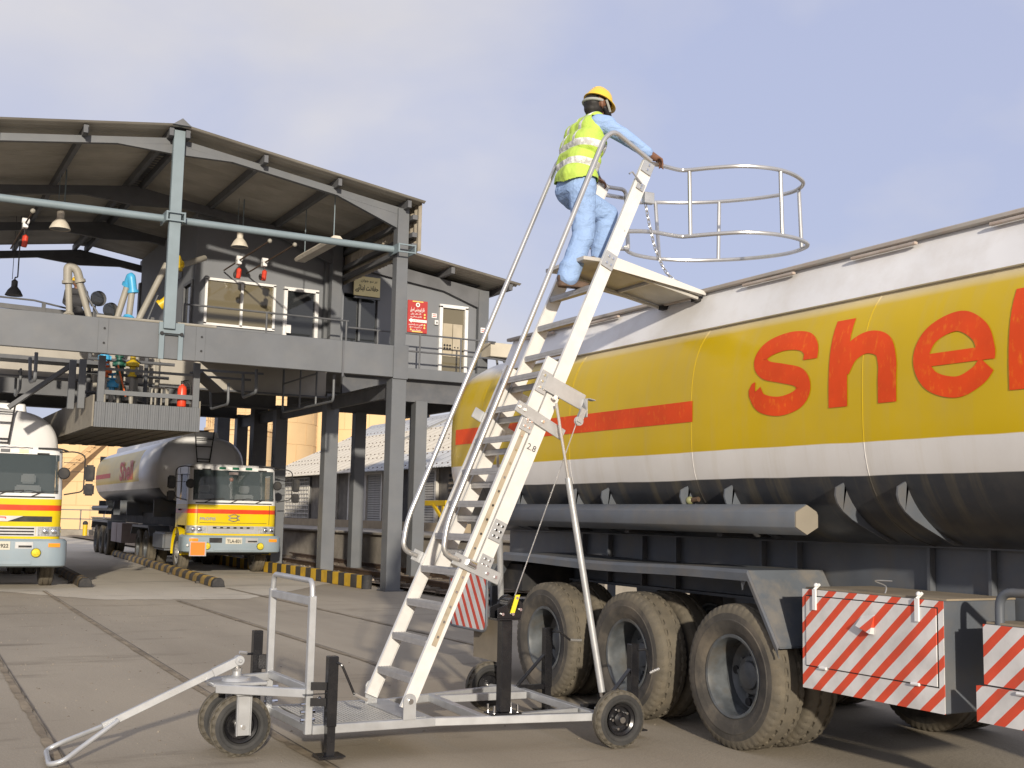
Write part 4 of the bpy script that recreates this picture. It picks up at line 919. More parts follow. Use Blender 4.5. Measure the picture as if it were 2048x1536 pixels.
# rear striped plate and flap
m_str2=stripemat('rear plate stripes',.155,(.56,.06,.03),(.60,.60,.585),dirt=.2,rough=.5,duty=.57,dv=(0,-1,.69),off=.2)
pl=fillet([(5.49,11.25,1.05),(5.49,10.42,1.05),(5.49,10.42,.47),(5.49,11.25,.47)],.09,5,closed=True)
b=MB(); b.prism([(p.x-.004,p.y,p.z) for p in pl],(.02,0,0)); b.build('rear_plate',m_str2,T); b=MB(); b.tube(pl,.014,8,closed=True); b.build('plate_edge',m_chas,T)
b=MB(); b.box(5.6,5.62,10.28,10.9,.18,.6); b.build('mud_flap',mat('dusty mud flap',(.20,.17,.125),.9,var=.2),T)
b=MB(); b.bar((5.6,11.2,1.0),(5.6,10.4,1.0),.05,.05); b.bar((5.6,10.43,1.0),(6.2,10.43,1.2),.05,.05); b.build('plate_bracket',m_chas,T)
b=MB(); b.box(5.7,7.8,11.25,11.33,.55,.72); b.build('rear_bumper',m_chas,T)
for x in (6.0,7.5):
    b=MB(); b.box(x-.04,x+.04,11.2,11.25,.6,1.1); b.build('bumper_hanger',m_chas,T)
for x in (6.25,7.2):
    b=MB(); b.box(x-.08,x+.08,2.3,2.45,.05,1.0); b.build('landing_leg',m_chas,T); b=MB(); b.box(x-.16,x+.16,2.22,2.53,0,.05); b.build('landing_foot',m_chas,T)
# ------------------------------------------------------------ the two parked tanker trucks
def cabpt(t,z,off=0,w=1.13,r=.24,yo=0):
    ww=w-.035*max(0,z-1.8)+off; rr=r+off; f=yo-off+.13*max(0,z-1.82)
    s=1 if t>=0 else -1; t=abs(t); fl=ww-rr; arc=rr*pi/2
    if t<=fl: return (s*t,f,z)
    if t<=fl+arc: a=(t-fl)/rr; return (s*(fl+rr*sin(a)),f+rr*(1-cos(a)),z)
    return (s*ww,f+rr+(t-fl-arc),z)
TS=1.13-.24+.24*pi/2          # where the flat side begins
def cabmat(name):
    M,c=bandmat(name,[(0,(.66,.485,.002)),(1.54,(.62,.05,.01),.002),(1.65,(.66,.485,.002),.002),(1.77,(.70,.70,.69),.002)],.3); return M.done(c)
m_cab=cabmat('cab paint bands'); m_bump=mat('blue grey bumper paint',(.24,.30,.34),.45,var=.1,dirt=DIRT,da=.2,coat=.2)
m_grl=mat('grille silver',(.42,.42,.42),.4,.5,var=.1)
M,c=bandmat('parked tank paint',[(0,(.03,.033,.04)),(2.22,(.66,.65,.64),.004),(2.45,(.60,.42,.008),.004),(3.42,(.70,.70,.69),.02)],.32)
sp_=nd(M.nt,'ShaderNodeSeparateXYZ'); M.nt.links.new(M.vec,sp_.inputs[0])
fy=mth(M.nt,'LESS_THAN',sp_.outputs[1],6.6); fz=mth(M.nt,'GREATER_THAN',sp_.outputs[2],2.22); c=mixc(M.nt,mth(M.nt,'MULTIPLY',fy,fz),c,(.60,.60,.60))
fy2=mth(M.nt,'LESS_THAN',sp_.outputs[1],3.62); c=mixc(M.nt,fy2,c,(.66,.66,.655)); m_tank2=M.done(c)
m_lit=bpy.data.materials.new('lit amber lamp'); m_lit.use_nodes=True; _b=m_lit.node_tree.nodes['Principled BSDF']; _b.inputs['Base Color'].default_value=(.9,.5,.1,1); _b.inputs['Emission Color'].default_value=(1,.55,.15,1); _b.inputs['Emission Strength'].default_value=2.5
def patch(name,m,o,t0,t1,z0,z1,off,nt=10,nz_=3,**k):
    kw={q:k.pop(q) for q in ('w','r','yo') if q in k}
    b=MB(); b.grid(lambda t,z:cabpt(t,z,off,**kw),lin(t0,t1,nt),lin(z0,z1,nz_)); N=len(b.v)
    # give the panel a rim so it has thickness
    us,vs_=lin(t0,t1,nt),lin(z0,z1,nz_)
    ring=[(t,z0) for t in us]+[(t1,z) for z in vs_[1:]]+[(t,z1) for t in us[::-1][1:]]+[(t0,z) for z in vs_[::-1][1:-1]]
    A=[cabpt(t,z,off,**kw) for t,z in ring]; B=[cabpt(t,z,off-.02,**kw) for t,z in ring]; n=len(ring)
    b.add(A+B,[(i,(i+1)%n,n+(i+1)%n,n+i) for i in range(n)])
    return b.build(name,m,o,merge=True,**k)
def tanker_truck(label,loc,rz_,kind,toff=0):
    o=thing('tanker_truck',label,'tanker truck',loc,rz_,'yellow and white tanker trucks parked in the gantry lanes',world=False)
    tl=sorted(set([round(s*v,4) for s in(-1,1) for v in [0,.3,.6,.89,.95,1.0,1.05,1.1,1.16,1.22,TS,TS+.18,TS+.2,TS+1.0,TS+1.25,TS+1.45]])); zl=[.98,1.22,1.5,1.80,1.87,2.2,2.55,2.64,2.70,2.74]
    def skip(t,z):
        if abs(t)<1.05 and 1.87<z<2.64: return True
        if TS+.2<abs(t)<TS+1.0 and 1.87<z<2.55: return True
        if TS+.18<abs(t)<TS+1.25 and z<1.22: return True
        return False
    b=MB(); b.grid(lambda t,z:cabpt(t,z),tl,zl,skip)
    per=[cabpt(t,2.74) for t in tl]; inn=[(p[0]*.95,p[1]*.94+.05,2.79) for p in per]; n=len(per)
    b.add(per+inn,[(i,i+1,n+i+1,n+i) for i in range(n-1)]+[tuple(range(n,2*n))])
    b.box(-1.09,1.09,1.60,1.64,1.0,2.72)
    cab=b.build('cab',m_cab,o,merge=True,sharp=40)
    b=MB(); b.box(-1.05,1.05,.25,1.6,.95,1.0); b.box(-1.08,1.08,1.5,1.58,1.0,2.7); b.box(-1.05,1.05,.16,.5,1.5,1.80); b.build('cab_interior',m_int,cab)
    for x in (-.5,.55):
        b=MB(); b.box(x-.25,x+.25,.75,1.2,1.25,1.42); b.box(x-.25,x+.25,1.2,1.34,1.4,2.05); b.box(x-.14,x+.14,1.22,1.32,2.08,2.28); b.build('seat',m_seat,cab,bev=.03,seg=2)
    b=MB(); b.lathe((.55,.62,1.80),(0,-.75,1),[(.20,0),(.22,.015),(.20,.03),(.185,.015),(.20,0)],24); b.bar((.55,.62,1.80),(.55,.5,1.65),.04,.04); b.build('steering_wheel',m_dark,cab)
    patch('windscreen',m_wsc,cab,-1.04,1.04,1.88,2.63,.004,20,4)
    for s in (-1,1):
        patch('side_window',m_wsc,cab,*sorted((s*(TS+.2),s*(TS+1.0))),1.87,2.55,.003,4,3)
        b=MB(); 
        for za,zb_ in ((1.0,2.72),): 
            for tt in (TS+.12,TS+1.12):
                p=cabpt(s*tt,za,.002); q=cabpt(s*tt,zb_,.002); b.bar(p,q,.012,.012)
        b.build('door_seam',m_dark,cab)
        b=MB(); p=V(cabpt(s*(TS+.95),1.62,.02)); b.obb(p,(0,.09,0),(.015,0,0),(0,0,.02)); b.build('door_handle',m_dark,cab)
        # mirrors on their loop arms
        ax=s*1.19; b=MB(); b.tube(fillet([(s*1.02,.2,2.70),(s*1.30,.05,2.72),(s*1.50,.02,2.66),(s*1.50,.02,1.93),(s*1.16,.22,1.86)],.1,4),.014,7); b.bar((s*1.12,.16,2.5),(s*1.5,.02,2.5),.012,.012); b.bar((s*1.12,.18,2.32),(s*1.5,.02,2.32),.012,.012); arm_=b.build('mirror_arm',m_dark,cab)
        for z,h in ((2.30,.33),(1.97,.24)):
            b=MB(); b.box(s*1.60-.10,s*1.60+.10,-.03,.05,z-h/2,z+h/2); b.build('mirror',m_dark,arm_,bev=.03,seg=2)
        b=MB(); b.lathe((s*1.12,.05,2.28),(0,-1,0),[(0,-.03),(.1,-.03),(.12,0),(.1,.03),(0,.035)],14); b.build('round_mirror',m_dark,arm_)
    # trim below the windscreen, wipers
    patch('scuttle_trim',m_dark,cab,-.98,.98,1.785,1.815,.006,16,2)
    for x,dx in ((-.78,.42),(-.12,.42),(.52,.42)):
        b=MB(); b.bar(cabpt(x,1.80,.02),cabpt(x+dx*.45,1.885,.02),.018,.018); b.bar(cabpt(x+.02,1.885,.02),cabpt(x+dx+.1,1.925,.02),.014,.02); b.build('wiper',m_dark,cab)
    # roof lamps and visor clips
    b=MB(); b.prism([(-.48,.10,2.655),(.52,.10,2.655),(.48,.10,2.735),(-.44,.10,2.735)],(0,.12,0)); lh=b.build('lamp_housing',m_white,cab,bev=.01)
    for x in (-.32,.02,.36):
        b=MB(); b.box(x-.085,x+.085,.085,.099,2.665,2.725); b.build('marker_lamp',m_green if kind==0 else (m_lit if x>.3 else m_roofd),lh)
    for s in (-1,1):
        b=MB(); b.box(s*.72-.11,s*.72+.11,.08,.13,2.64,2.67); b.build('visor_clip',m_dark,cab)
    b=MB(); b.tube(crom([(.62,.1,2.76),(1.0,.06,2.76),(1.18,.12,2.72)],5),.018,6); b.build('grab_tube',m_dark,cab)
    # headlamps and grille
    for s in (-1,1):
        patch('headlamp_frame',m_grl,cab,*sorted((s*.66,s*1.26)),1.035,1.225,.008,10,2)
        patch('headlamp',m_lens,cab,*sorted((s*.70,s*1.25)),1.045,1.215,.016,8,2)
        for x in (.84,1.0): 
            b=MB(); p=V(cabpt(s*x,1.13,.018)); b.sph(p,.055,12,6,(1,.25,1)); b.build('headlamp_bulb',m_chrome,cab)
    if kind==0:
        patch('grille_surround',m_grl,cab,-.655,.655,1.03,1.225,.010,8,2); patch('grille_slot',m_dark,cab,-.52,.52,1.155,1.205,.014,6,2); patch('grille_bar',m_grl,cab,-.48,.48,1.06,1.125,.016,6,2)
        b=MB(); 
        for k in range(6): b.box(-.43+.17*k,-.34+.17*k,-.022,-.016,1.165,1.195)
        b.build('grille_lettering',m_grl,cab)
        # winged oval emblem
        b=MB(); b.tube([(.13*cos(a),-.016,1.43+.085*sin(a)) for a in lin(.35,pi-.35,14)],.012,6); b.tube([(.13*cos(a),-.016,1.43-.085*sin(a)) for a in lin(.35,pi-.35,14)],.012,6)
        b.bar((-.09,-.016,1.43),(.09,-.016,1.43),.02,.022); 
        for s in (-1,1): b.tube(crom([(s*.145,-.016,1.49),(s*.09,-.02,1.43),(s*.145,-.016,1.375)],5),.016,6)
        b.build('oval_emblem',m_chrome,cab)
        text('PROFIS',.075,m_chrome,cab,(-.66,-.012,1.40),.40,bold=.03)
        b=MB()
        for x in (-.92,.92): b.bar((x,-.004,1.26),(x,-.004,1.76),.010,.008)
        b.bar((-.86,-.004,1.30),(.86,-.004,1.30),.008,.010); b.build('panel_seam',m_dark,cab)
        b=MB(); b.box(-.14,.10,.125,.13,2.535,2.60); q=b.build('screen_sticker',mat('pink white sticker',(.75,.55,.52),.6),cab); 
        b=MB(); b.sph((.0,.42,2.42),.06,10,6); q=b.build('hanging_charm',m_or,cab); b=MB(); b.tube([(0,.42,2.36),(-.06,.42,2.26),(0,.42,2.16),(.05,.42,2.26),(0,.42,2.36)],.012,6); b.tube([(0,.42,2.16),(0,.42,1.92)],.014,6); b.build('hanging_beads',m_seat,cab)
    else:
        patch('grille_surround',m_grl,cab,-.655,.655,1.03,1.225,.006,8,2)
        for z in (1.05,1.11,1.17): patch('grille_slot',m_dark,cab,-.63,.63,z,z+.03,.012,6,2)
        patch('black_slot',m_dark,cab,-.95,.95,1.315,1.425,.006,12,2)
        b=MB(); b.prism([(-.42,-.012,1.425),(.42,-.012,1.425),(.14,-.012,1.32),(-.14,-.012,1.32)],(0,-.012,0)); b.build('chevron_emblem',m_grl,cab)
        b=MB(); b.bar((-.05,-.026,1.35),(-.05,-.026,1.40),.02,.02); b.bar((-.05,-.026,1.40),(.1,-.026,1.40),.02,.02); b.bar((.1,-.026,1.40),(.1,-.026,1.37),.02,.02); b.build('emblem_mark',m_red,cab)
        b=MB(); b.tube([(-.9+.1*k,.06,2.775+.012*(k%2)) for k in range(15)],.014,6); b.build('roof_garland',m_white,cab)
    # bumper
    zb=.55 if kind==0 else .44
    tbl=lin(-1.75,1.75,30); b=MB(); zz=[zb,zb+.03,zb+.2,.94,.985]; of=[-.05,0,.01,0,-.04]
    b.grid(lambda t,i:cabpt(t,zz[i],of[i],w=1.26,r=.26,yo=-.13),tbl,list(range(5))); P=[cabpt(t,.985,-.04,w=1.26,r=.26,yo=-.13) for t in tbl]; b.add(P,[tuple(range(30))]); P=[cabpt(t,zb,-.05,w=1.26,r=.26,yo=-.13) for t in tbl]; b.add(P,[tuple(range(30))])
    bu=b.build('bumper',m_bump,o,merge=True); kw=dict(w=1.26,r=.26,yo=-.13)
    for s in (-1,1):
        patch('indicator',m_amber,bu,*sorted((s*.90,s*1.12)),.83,.905,.012,4,2,**kw)
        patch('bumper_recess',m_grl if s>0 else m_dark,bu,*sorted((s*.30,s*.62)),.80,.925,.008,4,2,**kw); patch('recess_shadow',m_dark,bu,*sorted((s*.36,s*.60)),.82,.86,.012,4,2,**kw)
        b=MB(); x=s*.68; b.lathe((x,-.13,.72),(0,-1,0),[(0,-.02),(.085,-.02),(.085,.05),(.07,.065),(0,.075)],18); b.build('fog_lamp',m_yglass,bu); b=MB(); b.lathe((x,-.13,.72),(0,-1,0),[(.086,-.02),(.092,.03),(.086,.055)],18); b.build('fog_lamp_rim',m_dark,bu)
    patch('number_plate',mat('cream number plate',(.52,.49,.40),.5,var=.08),bu,-.21,.21,.775,.935,.014,4,2,**kw)
    s_='TLQ 922' if kind==1 else 'TLA-831'
    text(s_,.085,m_ink,bu,(0,-.153,.845),.36,bold=.02)
    b=MB(); b.box(-.5,.6,-.15,-.12,zb+.06,zb+.12); b.build('bumper_step',m_bump,bu)
    if kind==0:
        b=MB(); b.box(-1.12,-.70,-.20,-.17,.47,.83); hp=b.build('hazard_plate_frame',m_grl,bu); b=MB(); b.box(-1.09,-.74,-.207,-.2005,.49,.81); b.build('orange_hazard_plate',m_orange,hp)
        b=MB(); b.sph((-1.16,-.14,.735),.035,10,6); b.build('bumper_stud',m_white,bu)
    # steps, front mudguards, chassis
    for s in (-1,1):
        b=MB(); P=[(s*1.02,1.38+.62*cos(a),.55+.62*sin(a)) for a in lin(-.15,pi+.15,14)]; 
        b.grid(lambda i,x:(s*x,P[i][1],P[i][2]),list(range(14)),[.80,1.16]); b.build('wheel_arch',m_cab if s<0 else m_dark,o)
        b=MB(); b.box(*sorted((s*.9,s*1.16)),.52,.74,.48,1.0); b.build('cab_step',m_cab,o,bev=.02)
        b=MB(); b.box(*sorted((s*.40,s*.47)),.3,8.4,.72,.98); b.build('chassis_rail',m_chas,o)
        wheel(o,(s*1.0,1.38,.505),0 if s<0 else pi,rm_fr,ty_lo)
        for y in (5.9,7.2,13.0,14.3,15.6):
            wheel(o,(s*1.02+toff*(y>9),y,.505),0 if s<0 else pi,rm_out,ty_lo); wheel(o,(s*.70+toff*(y>9),y,.505),pi if s<0 else 0,rm_in,ty_lo)
        b=MB(); pr=[(4.85,.85),(5.15,1.14),(7.9,1.14),(8.2,.85)]; b.grid(lambda i,x:(s*x,pr[i][0],pr[i][1]),[0,1,2,3],[.62,1.22]); b.grid(lambda i,k:(s*1.22,pr[i][0],pr[i][1]-.07*k),[0,1,2,3],[0,1]); b.build('mudguard',m_chas,o)
        b=MB(); pr2=[(12.1,.9),(12.35,1.2),(16.2,1.2),(16.4,.9)]; b.grid(lambda i,x:(s*x+toff,pr2[i][0],pr2[i][1]),[0,1,2,3],[.62,1.22]); b.grid(lambda i,k:(s*1.22+toff,pr2[i][0],pr2[i][1]-.07*k),[0,1,2,3],[0,1]); b.build('mudguard',m_chas,o)
        b=MB(); b.box(*sorted((s*.62,s*1.18)),3.0,4.6,.5,1.0); b.build('fuel_tank',m_chas,o,bev=.06,seg=3)
        for y0,y1 in ((9.3,10.3),(10.4,11.5)):
            b=MB(); b.box(*sorted((s*.7+toff,s*1.2+toff)),y0,y1,.52,1.15); b.build('tool_box',mat('pinkish grey box',(.30,.25,.25),.6,var=.1),o,bev=.01)
        b=MB(); b.prism([(s*1.16+toff+.1*cos(a),12.4,1.62+.1*sin(a)) for a in [2*pi*i/6 for i in range(6)]],(0,4.0,0)); b.build('hose_carrier',m_chas,o)
        b=MB(); b.box(*sorted((s*.42+toff,s*.5+toff)),3.6,16.6,1.15,1.5); b.build('trailer_rail',m_dark,o)
    b=MB(); b.cyl((-.95,1.38,.505),(.95,1.38,.505),.07); 
    for y in (5.9,7.2,13,14.3,15.6): b.cyl((-.8,y,.505),(.8,y,.505),.09)
    b.build('axle',m_dark,o)
    b=MB(); b.box(-.35,.35,.5,2.4,.55,1.0); b.box(-1.0,1.0,.15,.35,.5,.9); b.build('engine',m_dark,o)
    for y in (5.0,9.8,11.2,12.6,14.5,16.3):
        b=MB(); b.box(-1.0+toff,1.0+toff,y,y+.05,1.4,1.9); b.build('saddle',m_chas,o)
    # tank
    hw,hh,zc,n_=1.21,.955,2.74,2.7
    f0=3.42 if kind==0 else 2.5
    ys=[(f0,.0),(f0+.01,.5),(f0+.04,.82),(f0+.10,.94),(f0+.2,1),(6,1),(9,1),(12,1),(16.0,1),(16.2,.93),(16.35,.7),(16.42,0)]
    def pt(i,th):
        y,k=ys[i]; c_,s_=cos(th),sin(th); sg=lambda v:1 if v>=0 else -1
        return (toff+k*hw*sg(c_)*abs(c_)**(2/n_),y,zc+k*hh*sg(s_)*abs(s_)**(2/n_))
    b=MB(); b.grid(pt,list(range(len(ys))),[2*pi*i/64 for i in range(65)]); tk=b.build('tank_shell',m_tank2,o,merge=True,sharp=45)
    b=MB(); b.prism([(toff-.55,f0+.5,3.62),(toff+.55,f0+.5,3.62),(toff+.50,f0+.5,3.86),(toff-.50,f0+.5,3.86)],(0,12,0)); b.build('top_coaming',m_white,tk,bev=.02)
    b=MB()
    for s in (-1,1): b.bar((toff+s*.27,f0-.06,3.82),(toff+s*.17,f0-.09,2.95),.03,.03)
    for z,hw_ in ((3.62,.25),(3.40,.22),(3.05,.19),(2.97,.18)): b.bar((toff-hw_,f0-.07,z),(toff+hw_,f0-.07,z),.025,.025)
    b.tube([(toff-.42,f0+.2,3.85),(toff+.1,f0-.1,3.84)],.02,6); b.build('tank_ladder',m_dark,tk)
    for s in (-1,1):
        x=toff+s*(hw+.004); me=MB(); 
        rt=(pi/2,0,-pi/2) if s<0 else (pi/2,0,pi/2)
        text('Shell',.62,m_red,tk,(x,9.0,2.82),2.6,rot=rt,bold=.03)
        b=MB(); b.box(min(x,x-s*.002),max(x,x-s*.002)+.001,12.4,16.0,2.66,2.82); b.build('red_stripe',m_red,tk)
    b=MB(); b.box(toff-1.05,toff-.72,16.3,16.34,3.2,3.55); b.build('rear_bracket',m_steel2,tk)
    return o
tanker_truck('yellow and white tanker truck with orange hazard plate parked in the middle lane',(8.40,29.95,0),-.035,0,-.12)
tanker_truck('yellow and white tanker truck with black grille slot cut off by the left edge',(2.39,24.85,0),-.05,1,.0)
# ------------------------------------------------------------ mobile access ladder trolley (local a,b,z)
CO=(2.70,7.388,0); CRZ=R_(-1.0)
A=thing('access_ladder','silver mobile access ladder trolley with hooped cage leaning over to the tanker','mobile ladder',CO,CRZ,world=False)
SL=2.27; U=V((1,0,SL)).normalized(); UP=V((-SL,0,1)).normalized()
def lad(off,z): return .54+off+(z-.30)/SL
def stringer(b_,off,z0,z1,h,name):
    p=V((lad(off,z0),b_,z0)); q=V((lad(off,z1),b_,z1)); m=MB()
    s=-1 if b_<.3 else 1
    m.bar(p+V((0,s*.010,0)),q+V((0,s*.010,0)),.006,h*.98,UP)                 # web
    for k in (-1,1): m.bar(p+UP*k*(h/2-.004),q+UP*k*(h/2-.004),.030,.008,UP)      # flanges
    m.bar(p-V((0,s*.012,0)),q-V((0,s*.012,0)),.006,h*.9,UP)
    return m.build(name,m_alu,A)
LW=.645
for b_ in (0,LW):
    st=stringer(b_,.05,.31,2.76,.094,'lower_stringer')
    s=-1 if b_<.3 else 1
    m=MB(); m.bar((lad(.052,.72),b_+s*.0165,.72),(lad(.052,2.35),b_+s*.0165,2.35),.006,.034,UP); m.build('wear_strip',mat('worn tan strip',(.40,.34,.25),.7,var=.25,vs=9,dirt=(.2,.15,.1),da=.5,ds=9),st)
    studs('strip_bolt',[((lad(.052,.78+.1*k),b_+s*.019,.78+.1*k),(lad(.052,.78+.1*k),b_+s*.026,.78+.1*k),.009) for k in range(16)],m_chrome,st)
    stringer(b_+(.0 if b_<.3 else 0),.175,1.19,4.375,.108,'upper_stringer')
tm=MB().box(-.05,.05,0,LW-.04,-.013,.013)
for k in range(5): tm.box(-.042+.021*k-.004,-.042+.021*k+.004,0,LW-.04,.013,.017)
tm.box(-.05,-.04,0,LW-.04,-.03,-.013)
tm=tm.mesh('step',m_alud,bev=.004)
for k in range(10):
    z=.50+.239*k; piece('step',tm,A,(lad(.05,z),.02,z))
tm2=tm.copy(); 
for k in range(9):
    z=3.34-.25*k; piece('step',tm,A,(lad(.172,z),.02,z))
# bolted plates
def plate(c,along,w,h,b_,nb=(2,3),name='joint_plate',th=.008):
    along=V(along).normalized(); nrm=V((0,-1 if b_<.3 else 1,0)); side=along.cross(nrm)
    m=MB(); m.obb(V((c[0],b_,c[1])),along*h/2,side*w/2,nrm*th/2); o=m.build(name,m_silver,A,bev=.002)
    L=[]
    for i in range(nb[0]):
        for j in range(nb[1]):
            q=V((c[0],b_,c[1]))+side*w*(-.5+(i+.5)/nb[0])*.75+along*h*(-.5+(j+.5)/nb[1])*.85
            L.append((q+nrm*th/2,q+nrm*(th/2+.009),.0095))
    studs('plate_bolt',L,m_chrome,o); return o
for b_ in (-.022,LW+.022):
    plate((lad(.05,2.58),2.58),U,.09,.17,b_); plate((lad(.06,2.27),2.27),U,.10,.12,b_,(2,2))
    plate((lad(.175,3.55),3.55),U,.105,.13,b_,(2,2)); plate((lad(.175,1.50),1.50),U,.10,.15,b_); plate((lad(.185,1.28),1.28),U,.10,.10,b_,(2,2))
    plate((lad(.175,4.33),4.33),U,.10,.10,b_,(1,2)); plate((lad(.18,4.17),4.17),U,.07,.06,b_,(1,2),'latch_plate')
    s=-1 if b_<.3 else 1; y=b_+s*.012
    m=MB(); m.bar((1.60,y,2.585),(1.925,y,2.45),.012,.12); m.bar((1.93,y-.05,2.41),(1.93,y+.06,2.41),.012,.14); m.bar((1.93,y-.05,2.475),(1.985,y-.05,2.465),.06,.008); o=m.build('strut_bracket',m_silver,A,bev=.003)
    m=MB(); m.cyl((1.665,y-s*-.012,2.47),(1.665,y+s*.045,2.47),.016,n=10); m.build('bracket_pin',m_chrome,o)
    m=MB(); m.bar((1.37,y-s*.004,2.40),(1.76,y-s*.004,2.20),.012,.085); o=m.build('guide_plate',m_silver,A,bev=.003)
    studs('plate_bolt',[((1.37+.39*t,y,2.40-.2*t),(1.37+.39*t,y+s*.014,2.40-.2*t),.012) for t in (.05,.16,.55,.93)],m_chrome,o)
    m=MB(); m.bar((.90,y,1.315),(1.26,y,1.165),.010,.085); o=m.build('lower_clamp',m_silver,A,bev=.003)
    studs('plate_bolt',[((.90+.36*t,y,1.315-.15*t),(.90+.36*t,y+s*.016,1.315-.15*t),.012) for t in (.12,.33,.45,.72,.9)],m_chrome,o)
    m=MB(); m.cyl((1.0,y+s*.02,1.285),(1.06,y+s*.02,1.26),.022,n=10); m.build('clamp_pin',m_chrome,o)
    # hand rail
    L=[(.935,y,1.30),(.82,y,1.345),(.845,y,1.55),(2.085,y,4.50),(2.17,y,4.565),(2.52,y*0+b_,4.385)]
    m=MB(); m.tube(fillet(L,.10,8),.0195,12); m.build('hand_rail',m_galv,A)
    # foot clevis
    m=MB(); cx_=lad(.05,.34); m.prism([(cx_-.045,y,.245),(cx_+.045,y,.245)]+[(cx_+.045*cos(a),y,.37+.045*sin(a)) for a in lin(0,pi,9)],(0,s*-.008,0)); o=m.build('foot_clevis',m_silver,A); m=MB(); m.cyl((cx_,y-.004,.365),(cx_,y+s*.02,.365),.018,n=10); m.build('foot_bolt',m_chrome,o)
m=MB(); m.tube([(lad(.175,4.19),-.03,4.19),(lad(.05,4.27),-.035,4.27),(lad(.03,4.25),-.035,4.25)],.008,6); m.build('latch_pin',m_galv,A)
me=textmesh('2.8',.045,'pencil_mark'); me.materials.append(m_dark); piece('pencil_mark',me,A,(lad(.175,2.10),-.0145,2.10),(pi/2,R_(22),0))
# landing platform and drawbridge flap
m_plat=mat('aluminium landing plate',(.50,.48,.44),.5,.25,var=.12,vs=5); m_edge=mat('pale flange',(.66,.64,.60),.5,.2,var=.08)
m=MB(); m.box(1.95,2.20,.03,.615,3.545,3.575); m.build('landing_plate',m_plat,A,bev=.003)
m=MB(); m.obb((2.62,.32,3.478),(.43,0,-.083),(0,.30,0),(.0023,0,.012)); fl=m.build('drawbridge_flap',m_plat,A,bev=.002)
for b_ in (.0,.638):
    m=MB(); m.prism([(2.17,b_,3.60),(3.07,b_,3.415),(3.07,b_,3.385),(2.17,b_,3.50)],(0,.012,0)); m.build('flap_flange',m_edge,fl)
m=MB(); m.bar((2.62,.02,3.455),(2.62,.63,3.455),.03,.02); m.bar((2.2,.585,3.52),(3.03,.585,3.365),.03,.02); m.bar((2.2,.06,3.52),(3.03,.06,3.365),.03,.02); m.build('flap_rib',m_plat,fl)
for b_ in (.10,.55):
    m=MB(); m.box(3.02,3.12,b_-.03,b_+.03,3.345,3.38); m.build('rest_pad',m_dark,fl)
# chains
lk=[(.014*cos(a),0,.024*sin(a)) if 0 else (.0105*cos(a)*(1),0,.012*sin(a)+(.011 if sin(a)>0 else -.011)) for a in [2*pi*i/10 for i in range(10)]]
lkm=MB().tube(lk,.0042,6,closed=True).mesh('chain_link',m_galv,sharp=60)
def chain(pts):
    P=crom(pts,24); tot=0; nx=0; k=0
    for p,q in zip(P,P[1:]):
        tot+=(q-p).length
        if tot>=nx:
            e=(q-p).to_track_quat('Z','Y').to_euler(); o=piece('chain_link',lkm,A,p); o.rotation_euler=e; 
            if k%2: o.rotation_euler=((q-p).to_track_quat('Z','Y').to_matrix()@Matrix.Rotation(pi/2,3,'Z')).to_euler()
            nx+=.034; k+=1
chain([(2.496,.02,4.074),(2.52,.02,3.966),(2.554,.02,3.843),(2.593,.02,3.716),(2.651,.02,3.6),(2.718,.02,3.516),(2.795,.02,3.473),(2.86,.02,3.455)])
chain([(2.45,.62,4.10),(2.46,.62,3.95),(2.52,.62,3.75),(2.64,.62,3.56),(2.80,.62,3.46),(2.86,.62,3.45)])
m=MB(); m.box(2.47,2.56,-.02,.03,4.05,4.14); m.build('chain_anchor',m_silver,A,bev=.005)
# hooped cage
up=[(2.545,.0,4.375),(2.70,.09,4.41),(2.90,.14,4.42),(2.975,.10,4.42),(3.10,-.05,4.42),(3.26,-.2,4.42),(3.44,-.27,4.42),(3.62,-.28,4.42),(3.82,-.22,4.42),(3.99,-.11,4.42),(4.08,.04,4.42),(4.10,.20,4.42),(4.03,.38,4.42),(3.90,.58,4.42),(3.72,.78,4.42),(3.52,.93,4.42),(3.30,1.01,4.41),(3.12,1.0,4.38),(2.9,.86,4.33),(2.78,.72,4.30),(2.50,.66,4.28)]
lo=[(2.42,.25,3.88),(2.70,.23,3.88),(2.92,.17,3.88),(3.0,.11,3.88),(3.12,-.05,3.88),(3.26,-.2,3.88),(3.43,-.28,3.88),(3.60,-.30,3.88),(3.80,-.27,3.88),(3.98,-.17,3.88),(4.05,-.02,3.88),(4.06,.17,3.88),(3.99,.36,3.88),(3.85,.57,3.88),(3.66,.75,3.88),(3.47,.87,3.88),(3.25,.94,3.88),(3.06,.93,3.88),(2.92,.87,3.88),(2.80,.76,3.88),(2.74,.66,3.86)]
up[0]=(2.54,.0,4.375); lo[0]=(2.28,.0,3.80); lo[1]=(2.60,.10,3.86)
m=MB(); m.tube(crom(up,5),.0175,10); m.tube(crom(lo,5),.0175,10); cg=m.build('cage_hoop',m_galv,A)
for p,q in (((2.98,.10,4.42),(3.0,.11,3.88)),((3.60,-.28,4.42),(3.60,-.30,3.88)),((4.085,.05,4.42),(4.05,-.02,3.88)),((3.77,.73,4.42),(3.73,.69,3.88)),((3.28,1.01,4.41),(3.27,.93,3.88)),):
    m=MB(); m.cyl(p,q,.0165,n=10); m.build('cage_upright',m_galv,A)
m=MB(); m.tube(fillet([(2.30,.66,4.345),(2.735,.66,4.355),(2.765,.66,3.85)],.05,5),.0175,10); m.tube([(2.2,.66,3.80),(2.765,.66,3.85)],.0175,10); m.build('side_rail',m_galv,A)
